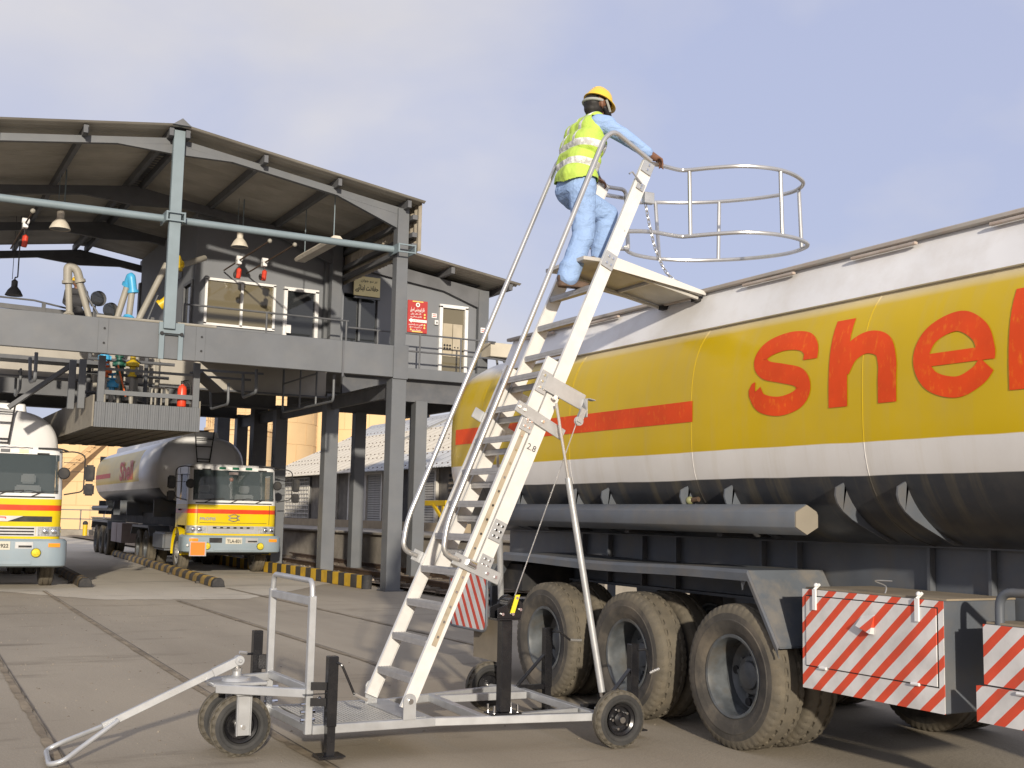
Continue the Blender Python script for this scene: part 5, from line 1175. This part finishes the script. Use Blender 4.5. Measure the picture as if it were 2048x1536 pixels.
# struts
for top_,bot in (((1.665,-.075,2.46),(2.035,-.20,.27)),((1.60,.735,2.46),(1.97,1.24,.26))):
    t,q=V(top_),V(bot); d=(t-q); 
    m=MB(); m.cyl(q+d*.05,q+d*.74,.0245,n=16); so_=m.build('strut_tube',m_silver,A)
    m=MB(); m.cyl(q+d*.74,q+d*.985,.011,n=10); m.build('strut_rod',m_galv,so_)
    m=MB(); m.cyl(q-d*.01,q+d*.05,.012,n=8); m.cyl(q+d*.035,q+d*.055,.022,n=6); m.cyl(q+d*.0-V((0,.03,0)),q+V((0,.03,0)),.02,n=10); m.build('strut_eye',m_chrome,so_)
# winch on its post, cable
m=MB(); m.box(1.265,1.345,-.085,-.005,.26,.885); wp=m.build('winch_post',m_black,A,bev=.006)
m=MB(); m.box(1.19,1.42,-.105,.03,.246,.258); m.build('post_flange',m_black,wp,bev=.002)
studs('flange_stud',[((x,y,.24),(x,y,.31),.009) for x in (1.215,1.395) for y in (-.085,.012)],m_chrome,wp)
m=MB(); m.box(1.21,1.40,-.10,.03,.886,.90); m.prism([(1.22,-.10,.90),(1.40,-.10,.90),(1.42,-.10,.99),(1.36,-.10,1.06),(1.30,-.10,1.0),(1.22,-.10,.97)],(0,.012,0)); m.prism([(1.22,.02,.90),(1.40,.02,.90),(1.42,.02,.99),(1.36,.02,1.06),(1.30,.02,1.0),(1.22,.02,.97)],(0,.012,0)); m.cyl((1.34,-.1,.99),(1.34,.02,.99),.05,n=16); m.lathe((1.37,.05,.98),(0,1,0),[(0,0),(.07,0),(.075,.02),(0,.022)],18); wi=m.build('winch',m_black,A,bev=.002)
studs('winch_bolt',[((x,-.10,z),(x,-.118,z),.011) for x,z in ((1.25,.93),(1.33,.93),(1.36,1.04),(1.39,.96))],m_chrome,wi)
m=MB(); m.obb((1.345,-.112,1.0),(.017,0,.0),(.02,0,.062),(0,.004,0)); m.build('yellow_label',mat('yellow label',(.75,.62,.03),.5,var=0),wi)
m=MB(); m.cyl((1.37,-.06,1.05),(1.855,-.06,2.30),.0045,n=6); m.build('winch_cable',m_galv,A)
m=MB(); m.lathe((1.87,-.075,2.31),(0,1,0),[(0,0),(.035,0),(.025,.01),(.035,.02),(0,.02)],16); m.obb((1.885,-.07,2.35),(.022,0,.05),(.02,0,-.01),(0,.015,0)); m.build('pulley',m_silver,A)
# chassis frame
F=.055; zc=.2175
def tube_(p,q,m_=m_silver,name='frame_tube',w_=F,h_=F): 
    m=MB(); m.bar((p[0],p[1],p[2] if len(p)>2 else zc),(q[0],q[1],q[2] if len(q)>2 else zc),w_,h_); return m.build(name,m_,A,bev=.004)
tube_((-.06,0),(.80,0),w_=.058,h_=.058); tube_((.80,-.002),(1.985,-.225)); tube_((-.08,.83),(.80,.85),w_=.058,h_=.058); tube_((.80,.85),(2.04,1.24))
tube_((-.055,.03),(-.075,.80)); tube_((1.15,-.04),(1.205,.95)); tube_((1.96,-.20),(2.03,1.20)); tube_((1.235,.885),(1.965,.845)); tube_((1.34,-.07),(1.93,.02)); tube_((.775,.03),(.775,.82))
# checker plate with raised bars
m=MB(); m.box(-.03,.575,.032,.818,.243,.2485); ck=m.build('tread_plate',mat('dull tread plate',(.34,.335,.32),.5,.4,var=.2,vs=6),A)
m=MB(); 
for i in range(22):
    for j in range(29):
        x=-.018+.027*i; y=.045+.027*j; s=1 if (i+j)%2 else -1
        m.obb((x,y,.2495),(.0085*.7,.0085*.7*s,0),(.0022*-s*.7,.0022*.7,0),(0,0,.0012))
q=m.build('raised_bars',mat('polished raised bar',(.62,.61,.58),.35,.5,var=.05),ck); q['kind']='stuff'
m=MB(); m.box(.58,.745,.0,.84,.2465,.2525); m.build('foot_plate',m_silver,A,bev=.001)
# push handle
for b_,a_ in ((0,-.085),(.82,-.105)):
    m=MB(); m.bar((a_,b_,.19),(a_,b_,1.065),.046,.046,(1,0,0)); m.build('handle_post',m_silver,A,bev=.004)
m=MB(); m.bar((-.086,.022,1.03),(-.104,.80,1.03),.04,.05); m.build('handle_crossbar',m_silver,A,bev=.004)
m=MB(); m.bar((-.086,.022,.47),(-.104,.80,.47),.04,.05); m.build('handle_crossbar',m_silver,A,bev=.004)
m=MB(); m.tube(fillet([(-.085,.0,1.055),(-.085,.015,1.16),(-.105,.80,1.165),(-.105,.82,1.055)],.075,7),.0185,12); m.build('handle_hoop',m_silver,A)
studs('post_bolt',[((-.135,b_,z),(-.04,b_,z),.010) for b_ in (0,.82) for z in (.28,.33,.38)],m_chrome,A)
# front bogie: plate, arms, fork, pull handle
m=MB(); m.box(-.60,-.24,.40,.70,.455,.475); m.lathe((-.41,.55,.475),(0,0,1),[(.10,0),(.09,.02),(.03,.03),(.03,.08),(.0,.08)],18); m.build('turntable_plate',m_silver,A,bev=.003)
tube_((-.58,.385,.45),(-.10,-.0,.45)); tube_((-.56,.70,.45),(-.12,.815,.455)); 
m=MB(); m.cyl((-.41,.55,.48),(-.41,.55,.575),.02,n=12); m.cyl((-.41,.55,.535),(-.41,.55,.555),.035,n=6); m.build('king_pin',m_galv,A)
m=MB(); m.box(-.47,-.35,.30,.86,.405,.45); fk=m.build('fork_beam',m_silver,A,bev=.004)
for b_ in (.345,.50,.64,.81):
    m=MB(); m.box(-.455,-.365,b_-.005,b_+.005,.145,.405); 
    if b_ in (.345,.81):
        for x in (-.455,-.365): m.box(x-.004,x+.004,b_-.025,b_+.005,.145,.43)
    m.build('fork_leg',m_silver,fk,bev=.002)
m=MB(); m.cyl((-.41,.325,.2),(-.41,.83,.2),.014,n=10); m.build('fork_axle',m_galv,fk)
hp=V((-.40,.55,.605)); he=V((-1.25,.60,.215))
m=MB(); m.bar(hp+(he-hp)*.16,he,.036,.048,(0,0,1)); m.build('pull_shaft',m_silver,A,bev=.004)
m=MB(); m.bar(hp+(he-hp)*-.01,hp+(he-hp)*.2,.05,.056,(0,0,1)); m.cyl(hp+V((0,-.03,0)),hp+V((0,.03,0)),.033,n=16); m.cyl(hp+V((0,-.045,0)),hp+V((0,.045,0)),.013,n=8); m.build('shaft_clevis',m_silver,A,bev=.003)
m=MB(); m.tube(fillet([(-1.16,.575,.255),(-1.30,.70,.175),(-1.44,.86,.09),(-1.545,.90,.035),(-1.575,.46,.028),(-1.50,.42,.05),(-1.36,.50,.13),(-1.16,.57,.25)],.07,6),.0165,12); m.build('pull_loop',m_silver,A)
# trolley wheels
cty=tyre_mesh('tyre',.2,.095,.105,110,5,m_rubc,m_rubd,.010)
b=MB(); b.lathe((0,0,0),(1,0,0),[(.112,-.04),(.108,-.03),(.09,-.02),(.085,.0),(.05,.004),(.045,-.02),(.02,-.03),(0,-.032)],32); b.lathe((0,0,0),(1,0,0),[(.112,.04),(.09,.03),(.085,0),(.03,.0),(.0,.02)],28)
crim=b.mesh('wheel',m_black)
hubm=MB().cyl((-.03,0,0),(-.055,0,0),.022,n=14).mesh('hub_cap',m_chrome)
for i,(x,y) in enumerate(((-.41,.415),(-.41,.725),(2.10,-.285),(1.97,1.50))):
    w_=piece('wheel',crim,A,(x,y,.2),(0,0,pi/2) if y<1 and i!=1 else (0,0,-pi/2 if i==3 else pi/2)); link('tyre',cty,w_); 
    
    if i>1: link('hub_cap',hubm,w_); studs('wheel_nut',[((-.004,.066*cos(a),.066*sin(a)),(-.03,.066*cos(a),.066*sin(a)),.010) for a in [2*pi*k/5 for k in range(5)]],m_chrome,w_,6)
m=MB(); m.cyl((1.99,-.20,.2),(2.10,-.26,.2),.022,n=10); m.box(1.97,2.06,-.24,-.17,.245,.275); m.cyl((2.03,1.22,.2),(1.97,1.46,.2),.022,n=10); m.build('stub_axle',m_silver,A)
# screw jacks
def jack(a_,b_,z0,z1,crank,brk=None):
    m=MB(); m.box(a_-.033,a_+.033,b_-.033,b_+.033,z0+.18,z1); jo=m.build('jack_leg',m_black,A,bev=.004)
    m=MB(); m.box(a_-.027,a_+.027,b_-.027,b_+.027,z0,z0+.2); m.build('inner_leg',m_black,jo)
    m=MB(); m.box(a_-.085,a_+.085,b_-.075,b_+.075,z0-.006,z0+.004); m.build('foot_plate',m_black,jo)
    m=MB(); m.tube(fillet(crank[:-1],.02,4),.0085,8); m.build('crank_arm',m_black,jo); m=MB(); m.cyl(crank[-2],crank[-1],.011,n=8); m.build('crank_grip',m_galv,jo)
    if brk:
        m=MB()
        for p,q,w_,h_ in brk: m.bar(p,q,w_,h_)
        m.build('jack_bracket',m_black,jo,bev=.003)
jack(.03,-.10,.07,.69,[(.05,-.13,.65),(.075,-.155,.64),(.16,-.16,.46),(.165,-.165,.45),(.25,-.17,.41)],[((-.09,-.05,.50),(.01,-.10,.50),.012,.05),((-.09,-.05,.40),(.01,-.10,.40),.012,.05),((-.07,-.07,.45),(-.07,-.07,.451),.05,.15)])
jack(-.18,.90,.08,.765,[(-.20,.92,.60),(-.24,.92,.60),(-.245,.92,.605),(-.30,.91,.615)],[((-.10,.85,.55),(-.17,.88,.55),.05,.10)])
jack(2.26,1.03,.06,.71,[(2.29,1.0,.68),(2.34,.98,.685),(2.42,.95,.62),(2.43,.95,.615),(2.53,.94,.61)],[((2.0,1.03,.245),(2.23,1.03,.245),.045,.04),((1.99,1.03,.26),(2.235,1.03,.50),.045,.012)])
jack(2.42,.02,.06,.68,[(2.44,-.02,.64),(2.50,-.04,.645),(2.515,-.05,.48),(2.52,-.05,.47),(2.60,-.06,.50)],[((1.98,.02,.245),(2.39,.02,.245),.045,.04),((2.17,.02,.26),(2.395,.02,.50),.045,.012)])
for z in (.42,.50): MB().sph((-.035,-.065,z),.016,8,6).build('bracket_bolt',m_chrome,A)
# ------------------------------------------------------------ people
m_skin=mat('brown skin',(.20,.095,.055),.55,var=.08); m_hair=mat('black hair',(.012,.010,.009),.6,var=.2)
M=Mat('light blue work cloth',(.28,.41,.66),.85,var=.08,vs=4,dirt=(.22,.33,.50),da=.25,ds=5); 
wv=nd(M.nt,'ShaderNodeTexNoise'); wv.inputs['Scale'].default_value=7; wv.inputs['Detail'].default_value=2; wv.inputs['Distortion'].default_value=1.0; M.nt.links.new(mapp(M.nt,M.vec,(1.2,1.2,2.0)),wv.inputs['Vector']); M.bmp(wv.outputs[0],.45,.05); m_cloth=M.done()
m_shoe=mat('brown suede shoe',(.13,.085,.06),.85,var=.25,vs=15); m_helm=mat('glossy yellow helmet',(.80,.52,.05),.25,var=.03,coat=.4)
m_strap=mat('grey strap',(.35,.36,.33),.7,var=.1)
def caps_mesh(caps,vox,smooth=4):
    b=MB()
    for p,q,r1,r2,*_ in caps:
        p,q=V(p),V(q); d=(q-p); n_=6; L=max(d.length,1e-4); pr=[]
        for k in range(n_+1): a=pi/2*k/n_; pr.append((max(r1*sin(a),.0008),-r1*cos(a)))
        for k in range(n_+1): a=pi/2*k/n_; pr.append((max(r2*cos(a),.0008),L+r2*sin(a)))
        b.lathe(p,d if d.length>1e-4 else (0,0,1),pr,16,cap=True)
    me=bpy.data.meshes.new('tmp'); me.from_pydata(b.v,[],b.f); o=bpy.data.objects.new('tmp',me); COL.objects.link(o)
    r=o.modifiers.new('r','REMESH'); r.mode='VOXEL'; r.voxel_size=vox; r.use_smooth_shade=True
    s=o.modifiers.new('s','SMOOTH'); s.iterations=smooth; s.factor=.5
    out=bpy.data.meshes.new_from_object(o.evaluated_get(bpy.context.evaluated_depsgraph_get())); bpy.data.objects.remove(o); bpy.data.meshes.remove(me); return out
def capd(c,p):
    a,b_=V(c[0]),V(c[1]); d=b_-a; t=0 if d.length_squared<1e-9 else max(0,min(1,(p-a).dot(d)/d.length_squared)); return (p-(a+d*t)).length-(c[2]+(c[3]-c[2])*t)
def figure(root,caps,vox,mats,fold=.006):
    me=caps_mesh(caps,vox); tags=list(mats); 
    for m_ in mats.values(): me.materials.append(m_)
    ft=[]
    for p in me.polygons:
        c=min(caps,key=lambda k:capd(k,p.center)); ft.append(c); p.material_index=tags.index(c[4]); p.use_smooth=True
    if fold:
        nr=[v.normal.copy() for v in me.vertices]
        sk={i for p,c in zip(me.polygons,ft) if c[4] not in('cloth',) for i in p.vertices}
        for v in me.vertices:
            if v.index in sk: continue
            q=v.co; f=1.2*noise.noise(V((q.x*8,q.y*8,q.z*13)))+.5*noise.noise(V((q.x*16+3,q.y*16,q.z*24))); v.co=q+nr[v.index]*f*fold
    me.name='body'; return link('body',me,root),ft
PB=V((2.0,.28,3.36))
pm=Matrix.Rotation(CRZ,3,'Z')@PB
P=thing('person','person in lime safety vest, light blue overalls and yellow hard hat on the ladder top','person',tuple(V(CO)+pm),CRZ,world=False)
def rel(c): return (V(c[0])-PB,V(c[1])-PB,c[2],c[3],c[4],c[5] if len(c)>5 else '')
c_='cloth'; s_='skin'
caps=[((2.05,.25,4.17),(2.05,.41,4.18),.126,.126,c_,'hip'),((2.04,.26,4.26),(2.06,.40,4.27),.126,.126,c_,'torso'),((2.06,.25,4.38),(2.08,.41,4.39),.128,.128,c_,'torso'),((2.10,.22,4.52),(2.12,.44,4.53),.128,.128,c_,'torso'),((2.14,.20,4.64),(2.15,.46,4.65),.106,.106,c_,'torso'),((2.17,.24,4.72),(2.17,.42,4.725),.065,.065,c_,'torso'),
 ((2.05,.23,4.12),(2.06,.215,3.79),.106,.088,c_,'leg'),((2.06,.215,3.79),(1.935,.215,3.47),.088,.082,c_,'leg'),((1.935,.215,3.50),(1.925,.215,3.44),.084,.088,c_,'leg'),
 ((2.09,.42,4.14),(2.42,.46,4.05),.110,.095,c_,'leg'),((2.42,.46,4.05),(2.36,.455,3.70),.094,.075,c_,'leg'),
 ((2.15,.16,4.67),(2.20,.115,4.66),.082,.075,c_,'arm'),((2.18,.12,4.66),(2.36,.045,4.55),.070,.058,c_,'arm'),((2.36,.045,4.55),(2.505,.015,4.468),.058,.045,c_,'arm'),
 ((2.15,.50,4.68),(2.19,.55,4.66),.078,.072,c_,'arm'),((2.18,.55,4.66),(2.36,.66,4.57),.066,.055,c_,'arm'),((2.36,.66,4.57),(2.43,.66,4.44),.053,.042,c_,'arm'),
 ((2.18,.33,4.74),(2.215,.33,4.83),.055,.052,s_,'neck'),((2.235,.33,4.905),(2.275,.33,4.915),.088,.080,s_,'head'),((2.285,.33,4.865),(2.31,.33,4.83),.060,.045,s_,'head'),((2.345,.33,4.885),(2.356,.33,4.872),.014,.016,s_,'nose'),((2.335,.30,4.85),(2.335,.36,4.85),.018,.018,s_,'lips'),
 ((2.225,.238,4.885),(2.228,.240,4.862),.018,.013,s_,'ear'),((2.225,.422,4.885),(2.228,.420,4.862),.018,.013,s_,'ear'),
 ((2.50,.018,4.47),(2.545,.02,4.452),.030,.034,s_,'hand'),((2.545,.02,4.452),(2.585,.025,4.44),.034,.032,s_,'hand'),
 ((2.43,.66,4.44),(2.455,.66,4.40),.030,.034,s_,'hand'),((2.455,.66,4.40),(2.475,.66,4.375),.034,.03,s_,'hand')]
for j,(dy,l) in enumerate(((-.028,.9),(-.008,1.0),(.012,.95),(.032,.8))):   # right hand: unequal fingers curling over the rail, index pointing on
    a0=(2.595,.028+dy,4.447); 
    if j==3: k1=(2.645,.04+dy*1.1,4.43); k2=(2.685,.045+dy*1.1,4.405)
    else: k1=(2.595+.045*l,.025+dy*1.15,4.425); k2=(2.595+.058*l,.03+dy*1.1,4.39)
    caps+=[(a0,k1,.0105,.0098,s_,'hand'),(k1,k2,.0098,.0085,s_,'hand'),(k2,(k2[0]-.004+(.03 if j==3 else 0),k2[1]+.004,k2[2]-.024),.0088,.0075,s_,'hand')]
caps+=[((2.535,.05,4.44),(2.575,.075,4.415),.013,.011,s_,'hand'),((2.575,.075,4.415),(2.605,.07,4.39),.011,.009,s_,'hand')]
for j,dy in enumerate((-.027,-.009,.01,.028)):                              # left hand closed over the far rail
    a0=(2.48,.66+dy,4.385); k1=(2.512,.66+dy,4.372); k2=(2.518,.66+dy,4.335)
    caps+=[(a0,k1,.0105,.0098,s_,'hand'),(k1,k2,.0098,.0088,s_,'hand'),(k2,(2.50,.66+dy,4.318),.0088,.0075,s_,'hand')]
caps+=[((2.46,.62,4.385),(2.49,.605,4.36),.013,.011,s_,'hand'),((2.49,.605,4.36),(2.51,.61,4.335),.011,.009,s_,'hand')]
caps=[rel(c) for c in caps]
body,ft=figure(P,caps,.0075,{'cloth':m_cloth,'skin':m_skin})
# hi-vis vest: a shell over the torso
me=body.data; keep=[p for p,c in zip(me.polygons,ft) if c[5]=='torso' and p.center.z+PB.z>4.20]
idx={}; vs=[]; fs=[]
for p in keep:
    f=[]
    for i in p.vertices:
        if i not in idx:
            v=me.vertices[i]; idx[i]=len(vs); q=v.co+v.normal*(.016+.006*noise.noise(v.co*16)+max(0,4.32-(v.co.z+PB.z))*.10); vs.append(q)
        f.append(idx[i])
    fs.append(f)
vm=bpy.data.meshes.new('safety_vest'); vm.from_pydata(vs,[],fs); 
for p in vm.polygons: p.use_smooth=True
M=Mat('lime vest cloth',(.50,.66,.12),.8,var=.10,vs=9); nt=M.nt; s3=nd(nt,'ShaderNodeSeparateXYZ'); nt.links.new(M.vec,s3.inputs[0])
zz_=mth(nt,'ADD',s3.outputs[2],mth(nt,'ADD',mth(nt,'MULTIPLY',s3.outputs[0],.16),PB.z-.0)); 
def band(x,lo_,hi_): return mth(nt,'MULTIPLY',mth(nt,'GREATER_THAN',x,lo_),mth(nt,'LESS_THAN',x,hi_))
ya=mth(nt,'ABSOLUTE',mth(nt,'SUBTRACT',s3.outputs[1],.33-PB.y))
f=mth(nt,'MAXIMUM',mth(nt,'MAXIMUM',band(zz_,4.475,4.53),band(zz_,4.325,4.378)),mth(nt,'MULTIPLY',band(ya,.075,.118),mth(nt,'GREATER_THAN',zz_,4.5)))
cr_=nse(nt,M.vec,26,4,.7,.45,.6); c=mixc(nt,f,(.47,.64,.10),mixc(nt,cr_,(.50,.50,.48),(.82,.82,.80))); 
wv=nd(nt,'ShaderNodeTexNoise'); wv.inputs['Scale'].default_value=12; nt.links.new(M.vec,wv.inputs['Vector']); M.bmp(wv.outputs[0],.5,.03); vm.materials.append(M.done(c))
vo=link('safety_vest',vm,P); sol=vo.modifiers.new('thick','SOLIDIFY'); sol.thickness=.006
# shoes
for p,q in (((1.885,.215,3.375),(2.06,.20,3.372)),((2.33,.455,3.612),(2.52,.47,3.612))):
    sh=caps_mesh([(V(p)-PB,V(q)-PB,.048,.042),(V(p)-PB+V((0,0,.05)),V(p)-PB+V((.03,0,.06)),.052,.048),(V(q)-PB+V((.0,0,.0)),V(q)-PB+V((.03,0,0)),.042,.036)],.008,3)
    zmin=min(v.co.z for v in sh.vertices); zf=(3.358 if p[0]<2 else 3.577)-PB.z
    for v in sh.vertices: v.co.z=max(v.co.z,zf)
    for pl_ in sh.polygons: pl_.use_smooth=True
    sh.materials.append(m_shoe); sh.name='shoe'; link('shoe',sh,P)
# helmet, hair, strap, beard
def helmet(parent,c,ax,r,base):
    c=V(c)-base; ax=V(ax).normalized(); b=MB()
    b.lathe(c,ax,[(r*1.0,0)]+[(r*cos(a)**.9,r*.98*sin(a)) for a in lin(.15,pi/2-.05,9)]+[(.0,r*.985)],36)
    side=V((0,1,0)); fw=side.cross(ax).normalized(); N=40; ri=[];ro=[]
    for k in range(N):
        a=2*pi*k/N; e=1.12+.26*max(0,cos(a))**2; d=fw*cos(a)+side*sin(a); ri.append(c+d*r*.99+ax*.004); ro.append(c+d*r*e-ax*.014*max(0,cos(a)))
    lo2=[p-ax*.006 for p in ro]+[]; b.add(ri+ro+lo2+[p-ax*.010 for p in ri],[(i+N*j,(i+1)%N+N*j,(i+1)%N+N*(j+1),i+N*(j+1)) for j in range(3) for i in range(N)])
    b.add([c+ax*.0+fw*r*.2*0],[])
    for s in (-.5,0,.5): b.tube([c+ax*r*(.55+.47*sin(t))*1.0+fw*r*.80*cos(t)+side*s*.05 for t in lin(.5,pi-.5,8)] if 0 else [c+(fw*cos(t)*cos(s*.5)+side*sin(s*.5)*1.0)*r*1.0*abs(1)+ax*r*1.0*sin(t)*.98 for t in lin(.7,pi-.7,9)],.006,6)
    return b.build('hard_hat',m_helm,parent)
helmet(P,(2.252,.33,4.93),(.36,0,1),.112,PB)
hm=caps_mesh([(V((2.205,.33,4.90))-PB,V((2.215,.33,4.87))-PB,.085,.078),(V((2.185,.33,4.85))-PB,V((2.19,.33,4.82))-PB,.062,.05)],.009,3)
for p in hm.polygons: p.use_smooth=True
hm.materials.append(m_hair); hm.name='hair'; link('hair',hm,P)
bm2=caps_mesh([(V((2.27,.268,4.86))-PB,V((2.31,.285,4.825))-PB,.022,.028),(V((2.27,.392,4.86))-PB,V((2.31,.375,4.825))-PB,.022,.028),(V((2.325,.30,4.815))-PB,V((2.325,.36,4.815))-PB,.028,.028),(V((2.345,.31,4.858))-PB,V((2.345,.35,4.858))-PB,.009,.009)],.007,3)
for p in bm2.polygons: p.use_smooth=True
bm2.materials.append(m_hair); bm2.name='beard'; link('beard',bm2,P)
b=MB(); b.tube([V((2.215+.092*cos(a),.33+.097*sin(a),4.905-.012*cos(a)))-PB for a in lin(pi*.45,pi*1.55,16)],.012,8); b.tube([V(p)-PB for p in ((2.262,.232,4.915),(2.285,.236,4.87),(2.31,.25,4.83))],.010,6); b.build('chin_strap',m_strap,P)
for s in (-1,1):
    b=MB(); b.sph(V((2.328,.33+s*.03,4.905))-PB,.011,8,6); b.build('eye',mat('dark eye',(.05,.04,.035),.2,var=0),P)
# worker far back on the deck
WB=V((4.02,28.3,5.18)); Wp=thing('person','person in yellow hard hat half hidden behind the greige loading arm','person',tuple(WB),0,world=False)
w_=lambda x,y,z:(V((x,y,z)))
wc=[(w_(-.06,0,.92),w_(.06,0,.92),.13,.13,'cloth',''),(w_(-.08,0,1.15),w_(.08,0,1.15),.13,.13,'cloth',''),(w_(-.15,0,1.38),w_(.15,0,1.38),.085,.085,'cloth',''),(w_(0,0,1.42),w_(0,0,1.5),.055,.055,'skin',''),(w_(0,0,1.60),w_(0,-.02,1.57),.095,.085,'skin',''),(w_(0,-.1,1.57),w_(0,-.105,1.56),.016,.016,'skin','')]
for s in (-1,1):
    wc+=[(w_(s*.09,0,.9),w_(s*.1,-.02,.48),.095,.07,'cloth',''),(w_(s*.1,-.02,.48),w_(s*.1,.0,.1),.07,.06,'cloth',''),(w_(s*.1,.02,.05),w_(s*.1,-.14,.04),.05,.045,'cloth',''),(w_(s*.2,0,1.38),w_(s*.25,-.05,1.1),.062,.05,'cloth',''),(w_(s*.25,-.05,1.1),w_(s*.2,-.25,1.0),.05,.04,'cloth',''),(w_(s*.2,-.25,1.0),w_(s*.19,-.33,1.0),.035,.03,'skin',''),(w_(s*.10,.01,1.58),w_(s*.10,.01,1.55),.018,.015,'skin','')]
    for k in range(4): wc.append((w_(s*.19+.018*(k-1.5),-.34,1.0),w_(s*.19+.018*(k-1.5),-.40+.008*abs(k-1.5),.985),.012,.010,'skin',''))
    wc.append((w_(s*.15,-.31,1.0),w_(s*.13,-.35,.99),.014,.011,'skin',''))
wb,_=figure(Wp,wc,.012,{'cloth':mat('dark work clothes',(.05,.05,.055),.9,var=.15),'skin':m_skin},.004)
helmet(Wp,(0,-.01,1.63),(0,-.15,1),.122,V((0,0,0)))
